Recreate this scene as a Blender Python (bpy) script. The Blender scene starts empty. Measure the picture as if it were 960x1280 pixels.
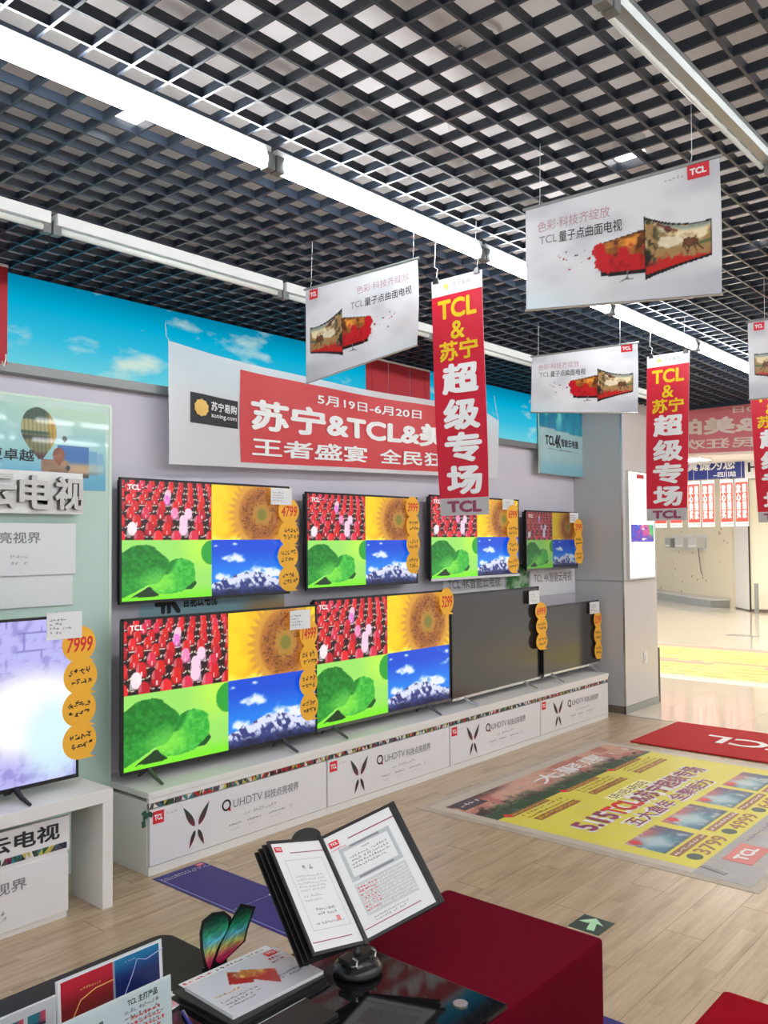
import bpy, bmesh, math, random
import numpy as np
from mathutils import Vector, Matrix

# ------------------------------------------------------------------ camera, world, exposure
S = bpy.context.scene
COL = S.collection
S.view_settings.view_transform = 'Standard'
S.view_settings.look = 'None'
S.view_settings.gamma = 1
S.view_settings.use_curve_mapping = False
S.view_settings.exposure = 0.0
cam = bpy.data.cameras.new('camera')
cam_o = bpy.data.objects.new('camera', cam)
COL.objects.link(cam_o)
cam.sensor_fit = 'VERTICAL'
cam.sensor_height = 24.0
cam.lens = 1079.14 / 1280 * 24.0
cam.clip_start = 0.05
cam.clip_end = 100
YAW, PITCH, ROLL = 0.71461, 0.034459, -0.0080863
_f = Vector((-math.sin(YAW) * math.cos(PITCH), math.cos(YAW) * math.cos(PITCH), math.sin(PITCH)))
_r = Vector((math.cos(YAW), math.sin(YAW), 0))
_u = _r.cross(_f)
_r2 = math.cos(ROLL) * _r + math.sin(ROLL) * _u
_u2 = -math.sin(ROLL) * _r + math.cos(ROLL) * _u
cam_o.matrix_world = Matrix(((_r2.x, _u2.x, -_f.x, 0), (_r2.y, _u2.y, -_f.y, 0), (_r2.z, _u2.z, -_f.z, 1.6), (0, 0, 0, 1)))
S.camera = cam_o

W = bpy.data.worlds.new('store_surroundings')
S.world = W
W.use_nodes = True
W.node_tree.nodes['Background'].inputs[0].default_value = (0.97, 0.97, 1.0, 1)
W.node_tree.nodes['Background'].inputs[1].default_value = 0.80

TUBE_STRENGTH = 33.0          # fluorescent tubes on the ceiling battens
FAR_PANEL = 30.0               # unseen ceiling panels added to light the neighbouring shop
SCREEN = 1.0

# ------------------------------------------------------------------ materials
def new_mat(name):
    m = bpy.data.materials.new(name)
    m.use_nodes = True
    nt = m.node_tree
    for n in list(nt.nodes):
        nt.nodes.remove(n)
    out = nt.nodes.new('ShaderNodeOutputMaterial')
    return m, nt, out

def pbr(name, col, rough=0.5, metal=0.0, spec=0.5, coat=0.0, noise=0.0, nscale=20.0, bump=0.0, alpha=1.0):
    m, nt, out = new_mat(name)
    b = nt.nodes.new('ShaderNodeBsdfPrincipled')
    b.inputs['Base Color'].default_value = (*col, 1)
    b.inputs['Roughness'].default_value = rough
    b.inputs['Metallic'].default_value = metal
    b.inputs['Specular IOR Level'].default_value = spec
    b.inputs['Coat Weight'].default_value = coat
    b.inputs['Alpha'].default_value = alpha
    nt.links.new(b.outputs[0], out.inputs[0])
    if noise or bump:
        tc = nt.nodes.new('ShaderNodeTexCoord')
        n = nt.nodes.new('ShaderNodeTexNoise')
        n.inputs['Scale'].default_value = nscale
        n.inputs['Detail'].default_value = 4
        nt.links.new(tc.outputs['Object'], n.inputs['Vector'])
        if noise:
            mx = nt.nodes.new('ShaderNodeMix')
            mx.data_type = 'RGBA'
            mx.inputs[6].default_value = (*[c * (1 - noise) for c in col], 1)
            mx.inputs[7].default_value = (*[min(1, c * (1 + noise)) for c in col], 1)
            nt.links.new(n.outputs['Fac'], mx.inputs[0])
            nt.links.new(mx.outputs[2], b.inputs['Base Color'])
        if bump:
            bp = nt.nodes.new('ShaderNodeBump')
            bp.inputs['Strength'].default_value = bump
            bp.inputs['Distance'].default_value = 0.002
            nt.links.new(n.outputs['Fac'], bp.inputs['Height'])
            nt.links.new(bp.outputs[0], b.inputs['Normal'])
    return m

def emit(name, col, strength):
    m, nt, out = new_mat(name)
    e = nt.nodes.new('ShaderNodeEmission')
    e.inputs[0].default_value = (*col, 1)
    e.inputs[1].default_value = strength
    nt.links.new(e.outputs[0], out.inputs[0])
    return m

def film(name, col=None, attr=False, trans=0.35, rough=0.35, tcol=None):
    """printed banner film: glossy front, lets some light of the lamps behind through"""
    m, nt, out = new_mat(name)
    b = nt.nodes.new('ShaderNodeBsdfPrincipled')
    b.inputs['Roughness'].default_value = rough
    t = nt.nodes.new('ShaderNodeBsdfTranslucent')
    mx = nt.nodes.new('ShaderNodeMixShader')
    mx.inputs[0].default_value = trans
    if attr:
        a = nt.nodes.new('ShaderNodeAttribute')
        a.attribute_name = 'Col'
        nt.links.new(a.outputs['Color'], b.inputs['Base Color'])
        nt.links.new(a.outputs['Color'], t.inputs[0])
    else:
        b.inputs['Base Color'].default_value = (*col, 1)
        t.inputs[0].default_value = (*(tcol or col), 1)
    nt.links.new(b.outputs[0], mx.inputs[1])
    nt.links.new(t.outputs[0], mx.inputs[2])
    nt.links.new(mx.outputs[0], out.inputs[0])
    return m

def attr_mat(name, emission=None, rough=0.5, coat=0.0):
    m, nt, out = new_mat(name)
    a = nt.nodes.new('ShaderNodeAttribute')
    a.attribute_name = 'Col'
    b = nt.nodes.new('ShaderNodeBsdfPrincipled')
    b.inputs['Roughness'].default_value = rough
    b.inputs['Coat Weight'].default_value = coat
    if emission is None:
        nt.links.new(a.outputs['Color'], b.inputs['Base Color'])
    else:
        b.inputs['Base Color'].default_value = (0.01, 0.01, 0.01, 1)
        b.inputs['Roughness'].default_value = 0.3
        nt.links.new(a.outputs['Color'], b.inputs['Emission Color'])
        b.inputs['Emission Strength'].default_value = emission
    nt.links.new(b.outputs[0], out.inputs[0])
    return m

def wood_mat(name):
    m, nt, out = new_mat(name)
    N, L = nt.nodes, nt.links
    tc = N.new('ShaderNodeTexCoord')
    oi = N.new('ShaderNodeObjectInfo')
    add = N.new('ShaderNodeVectorMath'); add.operation = 'ADD'
    sc = N.new('ShaderNodeVectorMath'); sc.operation = 'SCALE'; sc.inputs[3].default_value = 40
    cx = N.new('ShaderNodeCombineXYZ')
    L.new(oi.outputs['Random'], cx.inputs[0]); L.new(oi.outputs['Random'], cx.inputs[1])
    L.new(cx.outputs[0], sc.inputs[0]); L.new(tc.outputs['Object'], add.inputs[0]); L.new(sc.outputs[0], add.inputs[1])
    mp = N.new('ShaderNodeMapping'); mp.inputs['Scale'].default_value = (22, 1.6, 1)
    L.new(add.outputs[0], mp.inputs[0])
    n = N.new('ShaderNodeTexNoise'); n.inputs['Scale'].default_value = 1.6; n.inputs['Detail'].default_value = 6; n.inputs['Roughness'].default_value = .65
    L.new(mp.outputs[0], n.inputs['Vector'])
    # strips printed on every plank
    sep = N.new('ShaderNodeSeparateXYZ'); L.new(tc.outputs['Object'], sep.inputs[0])
    mul = N.new('ShaderNodeMath'); mul.operation = 'MULTIPLY'; mul.inputs[1].default_value = 1 / 0.055
    fl = N.new('ShaderNodeMath'); fl.operation = 'FLOOR'; L.new(sep.outputs[0], mul.inputs[0]); L.new(mul.outputs[0], fl.inputs[0])
    a2 = N.new('ShaderNodeMath'); a2.operation = 'MULTIPLY_ADD'; a2.inputs[1].default_value = 7.13; L.new(fl.outputs[0], a2.inputs[0]); L.new(oi.outputs['Random'], a2.inputs[2])
    ym = N.new('ShaderNodeMath'); ym.operation = 'MULTIPLY_ADD'; ym.inputs[1].default_value = 1 / 0.42; L.new(sep.outputs[1], ym.inputs[0]); L.new(a2.outputs[0], ym.inputs[2])
    yf = N.new('ShaderNodeMath'); yf.operation = 'FLOOR'; L.new(ym.outputs[0], yf.inputs[0])
    cc = N.new('ShaderNodeCombineXYZ'); L.new(a2.outputs[0], cc.inputs[0]); L.new(yf.outputs[0], cc.inputs[1]); L.new(oi.outputs['Random'], cc.inputs[2])
    wn = N.new('ShaderNodeTexWhiteNoise'); L.new(cc.outputs[0], wn.inputs[0])
    mixf = N.new('ShaderNodeMath'); mixf.operation = 'MULTIPLY_ADD'; mixf.inputs[1].default_value = 0.22
    L.new(wn.outputs['Value'], mixf.inputs[0])
    nm = N.new('ShaderNodeMath'); nm.operation = 'MULTIPLY_ADD'; nm.inputs[1].default_value = 0.9; nm.inputs[2].default_value = -0.06
    L.new(n.outputs['Fac'], nm.inputs[0]); L.new(nm.outputs[0], mixf.inputs[2])
    r = N.new('ShaderNodeValToRGB')
    r.color_ramp.elements[0].position = 0.2; r.color_ramp.elements[0].color = (0.31, 0.21, 0.125, 1)
    r.color_ramp.elements[1].position = 0.8; r.color_ramp.elements[1].color = (0.61, 0.48, 0.325, 1)
    e = r.color_ramp.elements.new(0.5); e.color = (0.47, 0.35, 0.22, 1)
    L.new(mixf.outputs[0], r.inputs[0])
    b = N.new('ShaderNodeBsdfPrincipled')
    b.inputs['Roughness'].default_value = 0.34
    b.inputs['Coat Weight'].default_value = 0.25
    b.inputs['Coat Roughness'].default_value = 0.2
    L.new(r.outputs[0], b.inputs['Base Color']); L.new(b.outputs[0], out.inputs[0])
    return m

def sky_box_mat():
    """backlit sky print above the shelves"""
    m, nt, out = new_mat('backlit_sky_print')
    N, L = nt.nodes, nt.links
    tc = N.new('ShaderNodeTexCoord'); sep = N.new('ShaderNodeSeparateXYZ'); L.new(tc.outputs['Object'], sep.inputs[0])
    mr = N.new('ShaderNodeMapRange'); mr.inputs[1].default_value = 0.0; mr.inputs[2].default_value = 0.43
    L.new(sep.outputs[1], mr.inputs[0])
    ramp = N.new('ShaderNodeValToRGB')
    ramp.color_ramp.elements[0].color = (0.18, 0.78, 0.92, 1)
    ramp.color_ramp.elements[1].color = (0.0, 0.26, 0.46, 1)
    e = ramp.color_ramp.elements.new(0.35); e.color = (0.04, 0.62, 0.90, 1)
    e = ramp.color_ramp.elements.new(0.7); e.color = (0.0, 0.50, 0.80, 1)
    L.new(mr.outputs[0], ramp.inputs[0])
    mp = N.new('ShaderNodeMapping'); mp.inputs['Scale'].default_value = (1.6, 3.6, 1); mp.inputs['Location'].default_value = (3.3, .6, 0)
    L.new(tc.outputs['Object'], mp.inputs[0])
    n = N.new('ShaderNodeTexNoise'); n.inputs['Scale'].default_value = 1.5; n.inputs['Detail'].default_value = 5
    L.new(mp.outputs[0], n.inputs['Vector'])
    cr = N.new('ShaderNodeValToRGB'); cr.color_ramp.elements[0].position = .56; cr.color_ramp.elements[1].position = .72
    L.new(n.outputs['Fac'], cr.inputs[0])
    mx = N.new('ShaderNodeMix'); mx.data_type = 'RGBA'; mx.inputs[7].default_value = (0.75, 0.95, 0.85, 1)
    L.new(cr.outputs[0], mx.inputs[0]); L.new(ramp.outputs[0], mx.inputs[6])
    e = N.new('ShaderNodeEmission'); e.inputs[1].default_value = 0.80
    L.new(mx.outputs[2], e.inputs[0]); L.new(e.outputs[0], out.inputs[0])
    return m

def spot_wall_mat():
    m, nt, out = new_mat('patterned_cream_wallpaper')
    N, L = nt.nodes, nt.links
    tc = N.new('ShaderNodeTexCoord')
    mp = N.new('ShaderNodeMapping'); mp.inputs['Scale'].default_value = (1, 1, .5)
    L.new(tc.outputs['Object'], mp.inputs[0])
    v = N.new('ShaderNodeTexVoronoi'); v.inputs['Scale'].default_value = 4.2; L.new(mp.outputs[0], v.inputs['Vector'])
    r = N.new('ShaderNodeValToRGB'); r.color_ramp.elements[0].position = .10; r.color_ramp.elements[1].position = .17
    r.color_ramp.elements[0].color = (0.42, 0.36, 0.24, 1); r.color_ramp.elements[1].color = (0.80, 0.74, 0.58, 1)
    L.new(v.outputs['Distance'], r.inputs[0])
    b = N.new('ShaderNodeBsdfPrincipled'); b.inputs['Roughness'].default_value = .6
    L.new(r.outputs[0], b.inputs['Base Color']); L.new(b.outputs[0], out.inputs[0])
    return m

M = {}
M['grid'] = pbr('dark_grid_metal', (0.018, 0.028, 0.046), 0.34, 0.0, 0.6)
M['slab'] = pbr('pale_ceiling_paint', (0.90, 0.87, 0.87), 0.85, noise=.06, nscale=3)
M['tube'] = emit('fluorescent_tube', (0.95, 0.98, 1.0), TUBE_STRENGTH)
M['batten'] = pbr('white_batten', (0.85, 0.87, 0.86), 0.35)
M['zinc'] = pbr('grey_batten', (0.38, 0.40, 0.39), 0.35, 0.6)
M['offtube'] = pbr('unlit_tube_glass', (0.86, 0.90, 0.86), 0.15)
M['wall'] = pbr('lavender_grey_wall', (0.64, 0.60, 0.68), 0.6, noise=.04, nscale=2)
M['grey_trim'] = pbr('grey_aluminium_trim', (0.22, 0.23, 0.23), 0.4, 0.3)
M['mint'] = pbr('mint_glass_panel', (0.50, 0.68, 0.60), 0.22, coat=.3)
M['mint_edge'] = pbr('pale_mint_edge', (0.62, 0.78, 0.66), 0.3)
M['white'] = pbr('white_lacquer', (0.82, 0.81, 0.79), 0.35, noise=.03, nscale=4)
M['white_board'] = pbr('white_print_board', (0.80, 0.79, 0.81), 0.45)
M['board_wall'] = pbr('pale_foam_board', (0.74, 0.77, 0.78), 0.5)
M['bezel'] = pbr('black_bezel', (0.012, 0.012, 0.014), 0.25)
M['housing'] = pbr('black_plastic', (0.02, 0.02, 0.022), 0.5)
M['grey_leg'] = pbr('brushed_grey_leg', (0.16, 0.16, 0.16), 0.35, 0.7)
M['silver'] = pbr('silver_metal', (0.72, 0.72, 0.70), 0.25, 0.9)
M['dead_screen'] = pbr('unlit_glass_screen', (0.035, 0.031, 0.028), 0.16, 0.0, 0.9)
M['orange'] = pbr('orange_paper', (0.93, 0.47, 0.035), 0.6)
M['ink'] = pbr('black_ink', (0.02, 0.02, 0.025), 0.6)
M['grey_ink'] = pbr('grey_ink', (0.22, 0.22, 0.25), 0.6)
M['pale_ink'] = pbr('pale_grey_ink', (0.48, 0.48, 0.52), 0.6)
M['red_ink'] = pbr('red_ink', (0.70, 0.03, 0.03), 0.6)
M['logo_red'] = pbr('logo_red', (0.72, 0.02, 0.035), 0.45)
M['white_ink'] = pbr('white_ink', (0.88, 0.88, 0.88), 0.5)
M['paper'] = pbr('white_paper', (0.80, 0.81, 0.82), 0.45)
M['film'] = film('poster_film', attr=True, trans=.42, rough=.3)
M['film_white'] = film('white_banner_cloth', (0.80, 0.80, 0.82), trans=.25, rough=.35)
M['film_red'] = film('red_banner_cloth', (0.74, 0.018, 0.05), trans=.3, rough=.4)
M['cloth_red'] = film('coral_red_banner_print', (0.72, 0.045, 0.055), trans=.15, rough=.4)
M['film_grey'] = film('grey_banner_end', (0.62, 0.60, 0.60), trans=.3)
M['pink_cloth'] = film('pink_back_of_banner', (0.80, 0.24, 0.28), trans=.2, rough=.6)
M['pink_pale'] = film('pale_pink_back_lettering', (0.92, 0.76, 0.68), trans=.1, rough=.6)
M['yellow'] = film('yellow_banner_ink', (0.95, 0.72, 0.02), trans=.3)
M['deep_red_cloth'] = pbr('deep_red_cloth', (0.42, 0.008, 0.02), 0.6)
M['print'] = attr_mat('colour_print', rough=.5)
M['floor_print'] = attr_mat('worn_floor_print', rough=.5)
M['glossy_print'] = attr_mat('glossy_colour_print', rough=.3, coat=.3)
M['screen'] = attr_mat('lit_screen', emission=SCREEN)
M['screen_dim'] = attr_mat('lit_screen_seen_dim', emission=0.42)
M['wood'] = wood_mat('laminate_wood')
M['tile'] = pbr('cream_floor_tile', (0.80, 0.72, 0.60), 0.12, coat=.3, noise=.04, nscale=1.2)
M['sky'] = sky_box_mat()
M['spots'] = spot_wall_mat()
M['pillar'] = pbr('brushed_pillar_panel', (0.52, 0.53, 0.54), 0.3, 0.0, coat=.3, noise=.04, nscale=2.5)
M['pillar_front'] = pbr('cream_pillar_panel', (0.66, 0.63, 0.62), 0.3, coat=.3)
M['brown_base'] = pbr('brown_base_strip', (0.16, 0.12, 0.09), 0.5)
M['lightbox'] = emit('light_box_face', (1.0, 1.0, 0.98), 1.6)
M['cream_wall'] = pbr('cream_far_wall', (0.86, 0.81, 0.66), 0.6)
M['navy'] = pbr('navy_sign', (0.02, 0.04, 0.28), 0.5)
M['fabric'] = pbr('wine_red_felt', (0.125, 0.001, 0.011), 0.95, 0.0, 0.08, noise=.15, nscale=90, bump=.4)
M['fabric2'] = pbr('bright_red_felt', (0.27, 0.002, 0.010), 0.95, 0.0, 0.08, noise=.12, nscale=90, bump=.4)
M['red_mat'] = pbr('red_woven_mat', (0.52, 0.012, 0.018), 0.9, noise=.2, nscale=160, bump=.6)
M['mat_border'] = pbr('clear_dirty_mat_border', (0.47, 0.40, 0.32), 0.5, noise=.3, nscale=14)
M['black_glass'] = pbr('black_glass', (0.006, 0.006, 0.007), 0.05, 0, .35)
M['dark_top'] = pbr('charcoal_table_top', (0.022, 0.022, 0.023), 0.5, 0, .2)
M['black'] = pbr('black_matt_plastic', (0.014, 0.014, 0.015), 0.4)
M['acrylic'] = pbr('acrylic_sheet', (0.62, 0.66, 0.68), 0.1, coat=.6)
M['blue_mat'] = pbr('violet_blue_film', (0.030, 0.020, 0.19), 0.42, 0, .3, noise=.2, nscale=9)
M['pale_blue_ink'] = pbr('pale_blue_ink', (0.42, 0.48, 0.78), 0.5)
M['exit_green'] = pbr('dark_green_sticker', (0.035, 0.06, 0.05), 0.4)
M['exit_arrow'] = pbr('pale_green_arrow', (0.50, 0.80, 0.50), 0.5)
M['green_clip'] = pbr('dark_green_ornament', (0.02, 0.08, 0.05), 0.4)
M['gold'] = pbr('gold_ink', (0.80, 0.50, 0.12), 0.5)
M['maroon_ink'] = pbr('maroon_ink', (0.30, 0.05, 0.12), 0.5)
M['brown_ink'] = pbr('brown_ink', (0.35, 0.14, 0.06), 0.5)
M['letter_side'] = pbr('grey_block_letters', (0.36, 0.35, 0.33), 0.4, 0.2)
M['unit'] = pbr('pale_grey_appliance', (0.62, 0.63, 0.64), 0.4)
M['lamp'] = emit('downlight_glow', (1, .98, .95), 5)
M['far_lamp'] = emit('added_panel_glow', (1, .97, .9), FAR_PANEL)
M['pen'] = pbr('blue_pen_barrel', (0.02, 0.03, 0.30), 0.3)

# ------------------------------------------------------------------ helpers
I4 = Matrix.Identity(4)
def frame(origin, u, v):
    u = Vector(u).normalized(); v = Vector(v); v = (v - v.dot(u) * u).normalized(); n = u.cross(v)
    return Matrix(((u.x, v.x, n.x, origin[0]), (u.y, v.y, n.y, origin[1]), (u.z, v.z, n.z, origin[2]), (0, 0, 0, 1)))
def WALL(y, z, x): return frame((x, y, z), (0, 1, 0), (0, 0, 1))        # faces +X
def FACE(x, z, y): return frame((x, y, z), (1, 0, 0), (0, 0, 1))        # faces -Y
def FLOOR(x, y, z): return frame((x, y, z), (0, 1, 0), (-1, 0, 0))      # read from the aisle

def obj(name, mesh, mat, parent=None, mw=None):
    if mat is not None and not mesh.materials:
        mesh.materials.append(mat)
    o = bpy.data.objects.new(name, mesh)
    COL.objects.link(o)
    if parent is not None:
        o.parent = parent
    if mw is not None:
        o.matrix_local = mw
    return o

def tag(o, label=None, cat=None, group=None, kind=None):
    if label: o['label'] = label
    if cat: o['category'] = cat
    if group: o['group'] = group
    if kind: o['kind'] = kind
    return o

def thing(name, label, cat, mw=None, group=None):
    o = bpy.data.objects.new(name, None)
    o.empty_display_size = 0.05
    COL.objects.link(o)
    if mw is not None: o.matrix_world = mw
    return tag(o, label, cat, group)

def mesh_from(verts, faces, name='mesh', smooth=False):
    me = bpy.data.meshes.new(name)
    me.from_pydata([tuple(v) for v in verts], [], faces)
    me.update()
    if smooth:
        me.polygons.foreach_set('use_smooth', [True] * len(me.polygons))
    return me

class MB:
    def __init__(s): s.v = []; s.f = []
    def box(s, x0, x1, y0, y1, z0, z1):
        b = len(s.v)
        s.v += [(x0, y0, z0), (x1, y0, z0), (x1, y1, z0), (x0, y1, z0), (x0, y0, z1), (x1, y0, z1), (x1, y1, z1), (x0, y1, z1)]
        s.f += [tuple(b + i for i in q) for q in ((0, 3, 2, 1), (4, 5, 6, 7), (0, 1, 5, 4), (1, 2, 6, 5), (2, 3, 7, 6), (3, 0, 4, 7))]
        return s
    def prism(s, pts, z0, z1):
        b = len(s.v); n = len(pts)
        a = sum(pts[i][0] * pts[(i + 1) % n][1] - pts[(i + 1) % n][0] * pts[i][1] for i in range(n))
        if a < 0: pts = pts[::-1]
        s.v += [(p[0], p[1], z0) for p in pts] + [(p[0], p[1], z1) for p in pts]
        s.f += [tuple(b + i for i in range(n))[::-1], tuple(b + n + i for i in range(n))]
        s.f += [(b + i, b + (i + 1) % n, b + n + (i + 1) % n, b + n + i) for i in range(n)]
        return s
    def hexa(s, p):
        b = len(s.v); s.v += [tuple(q) for q in p]
        s.f += [tuple(b + i for i in q) for q in ((0, 3, 2, 1), (4, 5, 6, 7), (0, 1, 5, 4), (1, 2, 6, 5), (2, 3, 7, 6), (3, 0, 4, 7))]
        return s
    def tube(s, pts, r, n=8):
        pts = [Vector(p) for p in pts]; b = len(s.v); k = len(pts)
        rr = r if isinstance(r, (list, tuple)) else [r] * k
        for i, p in enumerate(pts):
            d = (pts[min(i + 1, k - 1)] - pts[max(i - 1, 0)]).normalized()
            a = Vector((0, 0, 1)) if abs(d.z) < .9 else Vector((1, 0, 0))
            e = d.cross(a).normalized(); g = d.cross(e)
            for j in range(n):
                t = 2 * math.pi * j / n
                s.v.append(tuple(p + (e * math.cos(t) + g * math.sin(t)) * rr[i]))
        for i in range(k - 1):
            for j in range(n):
                s.f.append((b + i * n + j, b + i * n + (j + 1) % n, b + (i + 1) * n + (j + 1) % n, b + (i + 1) * n + j))
        s.f.append(tuple(b + j for j in range(n))[::-1]); s.f.append(tuple(b + (k - 1) * n + j for j in range(n)))
        return s
    def build(s, name, mat, parent=None, mw=None, smooth=False, bevel=0):
        me = mesh_from(s.v, s.f, name, smooth)
        if bevel:
            bm = bmesh.new(); bm.from_mesh(me)
            bmesh.ops.bevel(bm, geom=bm.edges[:], offset=bevel, segments=2, affect='EDGES', profile=.6)
            bm.to_mesh(me); bm.free()
        return obj(name, me, mat, parent, mw)

def box(name, mat, x0, x1, y0, y1, z0, z1, parent=None, mw=None, bevel=0):
    return MB().box(x0, x1, y0, y1, z0, z1).build(name, mat, parent, mw, bevel=bevel)

# --- flat print: coloured vertex grids and real glyph meshes
def set_cols(me, cols):
    a = me.color_attributes.new('Col', 'FLOAT_COLOR', 'POINT')
    c = np.ones((len(me.vertices), 4), np.float32); c[:, :3] = cols
    a.data.foreach_set('color', c.ravel())

def srgb(c):
    c = np.clip(np.asarray(c, float), 0, 1)
    return np.where(c <= 0.04045, c / 12.92, ((c + 0.055) / 1.055) ** 2.4)

def grid_mesh(nx, ny, paint, w=1.0, h=1.0, warp=None, n0=0.0):
    """vertex coloured sheet; paint(U,V) -> display colours; v=0 is the bottom"""
    U, V = np.meshgrid(np.linspace(0, 1, nx + 1), np.linspace(0, 1, ny + 1))
    if warp is None:
        P = np.stack([U * w, V * h, np.full_like(U, n0)], -1).reshape(-1, 3)
    else:
        P = np.array([warp(u * w, v * h, n0) for u, v in zip(U.ravel(), V.ravel())])
    i = np.arange(nx)[None, :] + (nx + 1) * np.arange(ny)[:, None]
    F = np.stack([i, i + 1, i + nx + 2, i + nx + 1], -1).reshape(-1, 4)
    me = bpy.data.meshes.new('print')
    me.vertices.add(len(P)); me.vertices.foreach_set('co', P.astype(np.float32).ravel())
    me.loops.add(F.size); me.loops.foreach_set('vertex_index', F.ravel().astype(np.int32))
    me.polygons.add(len(F)); me.polygons.foreach_set('loop_start', (np.arange(len(F)) * 4).astype(np.int32))
    me.update(calc_edges=True)
    if paint is not None:
        set_cols(me, srgb(paint(U, V).reshape(-1, 3)))
    if warp is not None:
        me.polygons.foreach_set('use_smooth', [True] * len(me.polygons))
    return me

def vnoise(U, V, fx, fy, seed=0, octaves=3):
    rng = np.random.default_rng(seed); out = np.zeros_like(U); amp = 1; tot = 0
    for o in range(octaves):
        gx, gy = max(2, int(fx * 2 ** o)), max(2, int(fy * 2 ** o))
        g = rng.random((gy + 2, gx + 2))
        x = np.clip(U, 0, 1) * gx; y = np.clip(V, 0, 1) * gy
        xi = x.astype(int); yi = y.astype(int); fx_ = x - xi; fy_ = y - yi
        fx_ = fx_ * fx_ * (3 - 2 * fx_); fy_ = fy_ * fy_ * (3 - 2 * fy_)
        a = g[yi, xi] * (1 - fx_) + g[yi, xi + 1] * fx_; b = g[yi + 1, xi] * (1 - fx_) + g[yi + 1, xi + 1] * fx_
        out += amp * (a * (1 - fy_) + b * fy_); tot += amp; amp *= .55
    return out / tot

def mixc(c, col, a):
    a = np.clip(a, 0, 1)[..., None]
    return c * (1 - a) + np.asarray(col, float) * a
def sst(a, b, x):
    t = np.clip((x - a) / (b - a), 0, 1); return t * t * (3 - 2 * t)
def inpoly(U, V, pts):
    ins = np.zeros(U.shape, bool); n = len(pts)
    for i in range(n):
        x0, y0 = pts[i]; x1, y1 = pts[(i + 1) % n]
        if y0 == y1: continue
        c = ((y0 > V) != (y1 > V)) & (U < (x1 - x0) * (V - y0) / (y1 - y0) + x0)
        ins ^= c
    return ins

_tc = {}
def glyphs(body, bold=0.0):
    k = (body, bold)
    if k in _tc: return _tc[k]
    cu = bpy.data.curves.new('t', 'FONT'); cu.body = body; cu.size = 1; cu.resolution_u = 3; cu.space_line = 1.0
    o = bpy.data.objects.new('t', cu); COL.objects.link(o)
    dg = bpy.context.evaluated_depsgraph_get()
    me = bpy.data.meshes.new_from_object(o.evaluated_get(dg))
    V = np.array([v.co[:] for v in me.vertices]); F = [tuple(p.vertices) for p in me.polygons]
    bpy.data.objects.remove(o); bpy.data.curves.remove(cu); bpy.data.meshes.remove(me)
    lo, hi = V.min(0), V.max(0); V[:, :2] -= lo[:2]; V[:, 2] = 0
    if bold:
        vs, fs = [], []
        for i in range(8):
            t = i * math.pi / 4
            fs += [tuple(q + len(V) * i for q in f) for f in F]
            vs.append(V + [math.cos(t) * bold, math.sin(t) * bold, i * 2e-4])
        V = np.vstack(vs); F = fs
    r = (V, F, hi[0] - lo[0], hi[1] - lo[1]); _tc[k] = r
    return r

def text(parent, body, mat, x0, y0, x1, y1, n=0.0015, bold=0.0, name='lettering', warp=None, mirror=False, slant=0.0, keep=False, split=None):
    """letters of BODY fitted into the box x0..x1, y0..y1 of the parent's own plane"""
    V, F, w, h = glyphs(body, bold)
    sx, sy = (x1 - x0) / w, (y1 - y0) / h
    if keep:
        s = min(sx, sy); x0 += (x1 - x0 - w * s) / 2; y0 += (y1 - y0 - h * s) / 2; sx = sy = s
    X = V[:, 0] * sx; Y = V[:, 1] * sy
    X = X + Y * slant
    if mirror: X = (x1 - x0) - X
    P = np.stack([X + x0, Y + y0, V[:, 2] * abs(min(sx, sy)) + n], -1)
    if mirror: F = [f[::-1] for f in F]
    if warp is not None: P = np.array([warp(*p) for p in P])
    return obj(name, mesh_from(P, F, name), mat, parent)

def plate(parent, name, mat, x0, y0, x1, y1, n0, n1, warp=None):
    mb = MB().box(x0, x1, y0, y1, n0, n1)
    if warp: mb.v = [tuple(warp(*p)) for p in mb.v]
    return mb.build(name, mat, parent)

def small_print(parent, mat, x0, y0, x1, y1, rows, n=0.0015, seed=1, name='small_print', warp=None, fill=.55, ragged=.25):
    """rows of print too small to read in the photograph"""
    rng = random.Random(seed); vs, fs = [], []
    y0, y1 = min(y0, y1), max(y0, y1)
    rh = (y1 - y0) / rows; cw = rh * .85
    for r in range(rows):
        yb = y1 - (r + 1) * rh + rh * .2; ye = x0 + (x1 - x0) * (1 - rng.random() * ragged); x = x0
        while x < ye:
            for q in range(3):
                a = x + rng.random() * cw * .6; b = min(a + cw * rng.uniform(.15, .35), x + cw * .9)
                c = yb + rng.random() * rh * .35; d = min(c + rh * rng.uniform(.08, .6), yb + rh * .65)
                if rng.random() < .5: d = c + rh * .09; b = x + cw * .85; a = x
                k = len(vs); vs += [(a, c, n), (b, c, n), (b, d, n), (a, d, n)]; fs.append((k, k + 1, k + 2, k + 3))
            x += cw * (1 if rng.random() < .93 else 1.8)
    if warp: vs = [tuple(warp(*p)) for p in vs]
    return tag(obj(name, mesh_from(vs, fs, name), mat, parent), kind='stuff')

def tcl_logo(parent, x0, y0, x1, y1, n=0.001, warp=None, name='logo', mirror=False, mat=None, ink=None):
    lp = plate(parent, name, mat or M['logo_red'], x0, y0, x1, y1, n, n + .001, warp)
    w, h = x1 - x0, y1 - y0
    text(parent, 'TCL', ink or M['white_ink'], x0 + w * .14, y0 + h * .3, x1 - w * .14, y0 + h * .72, n=n + .0018, bold=.045, warp=warp, mirror=mirror)
    return lp

# ------------------------------------------------------------------ the room
def struct(o): o['kind'] = 'structure'; return o
WX = -4.06            # shelf wall
CE = 2.90             # underside of the open ceiling grid
floor = struct(box('floor', pbr('floor_screed', (0.16, 0.13, 0.10), .8), -14, 4.5, -3, 26, -0.06, -0.012))
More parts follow.
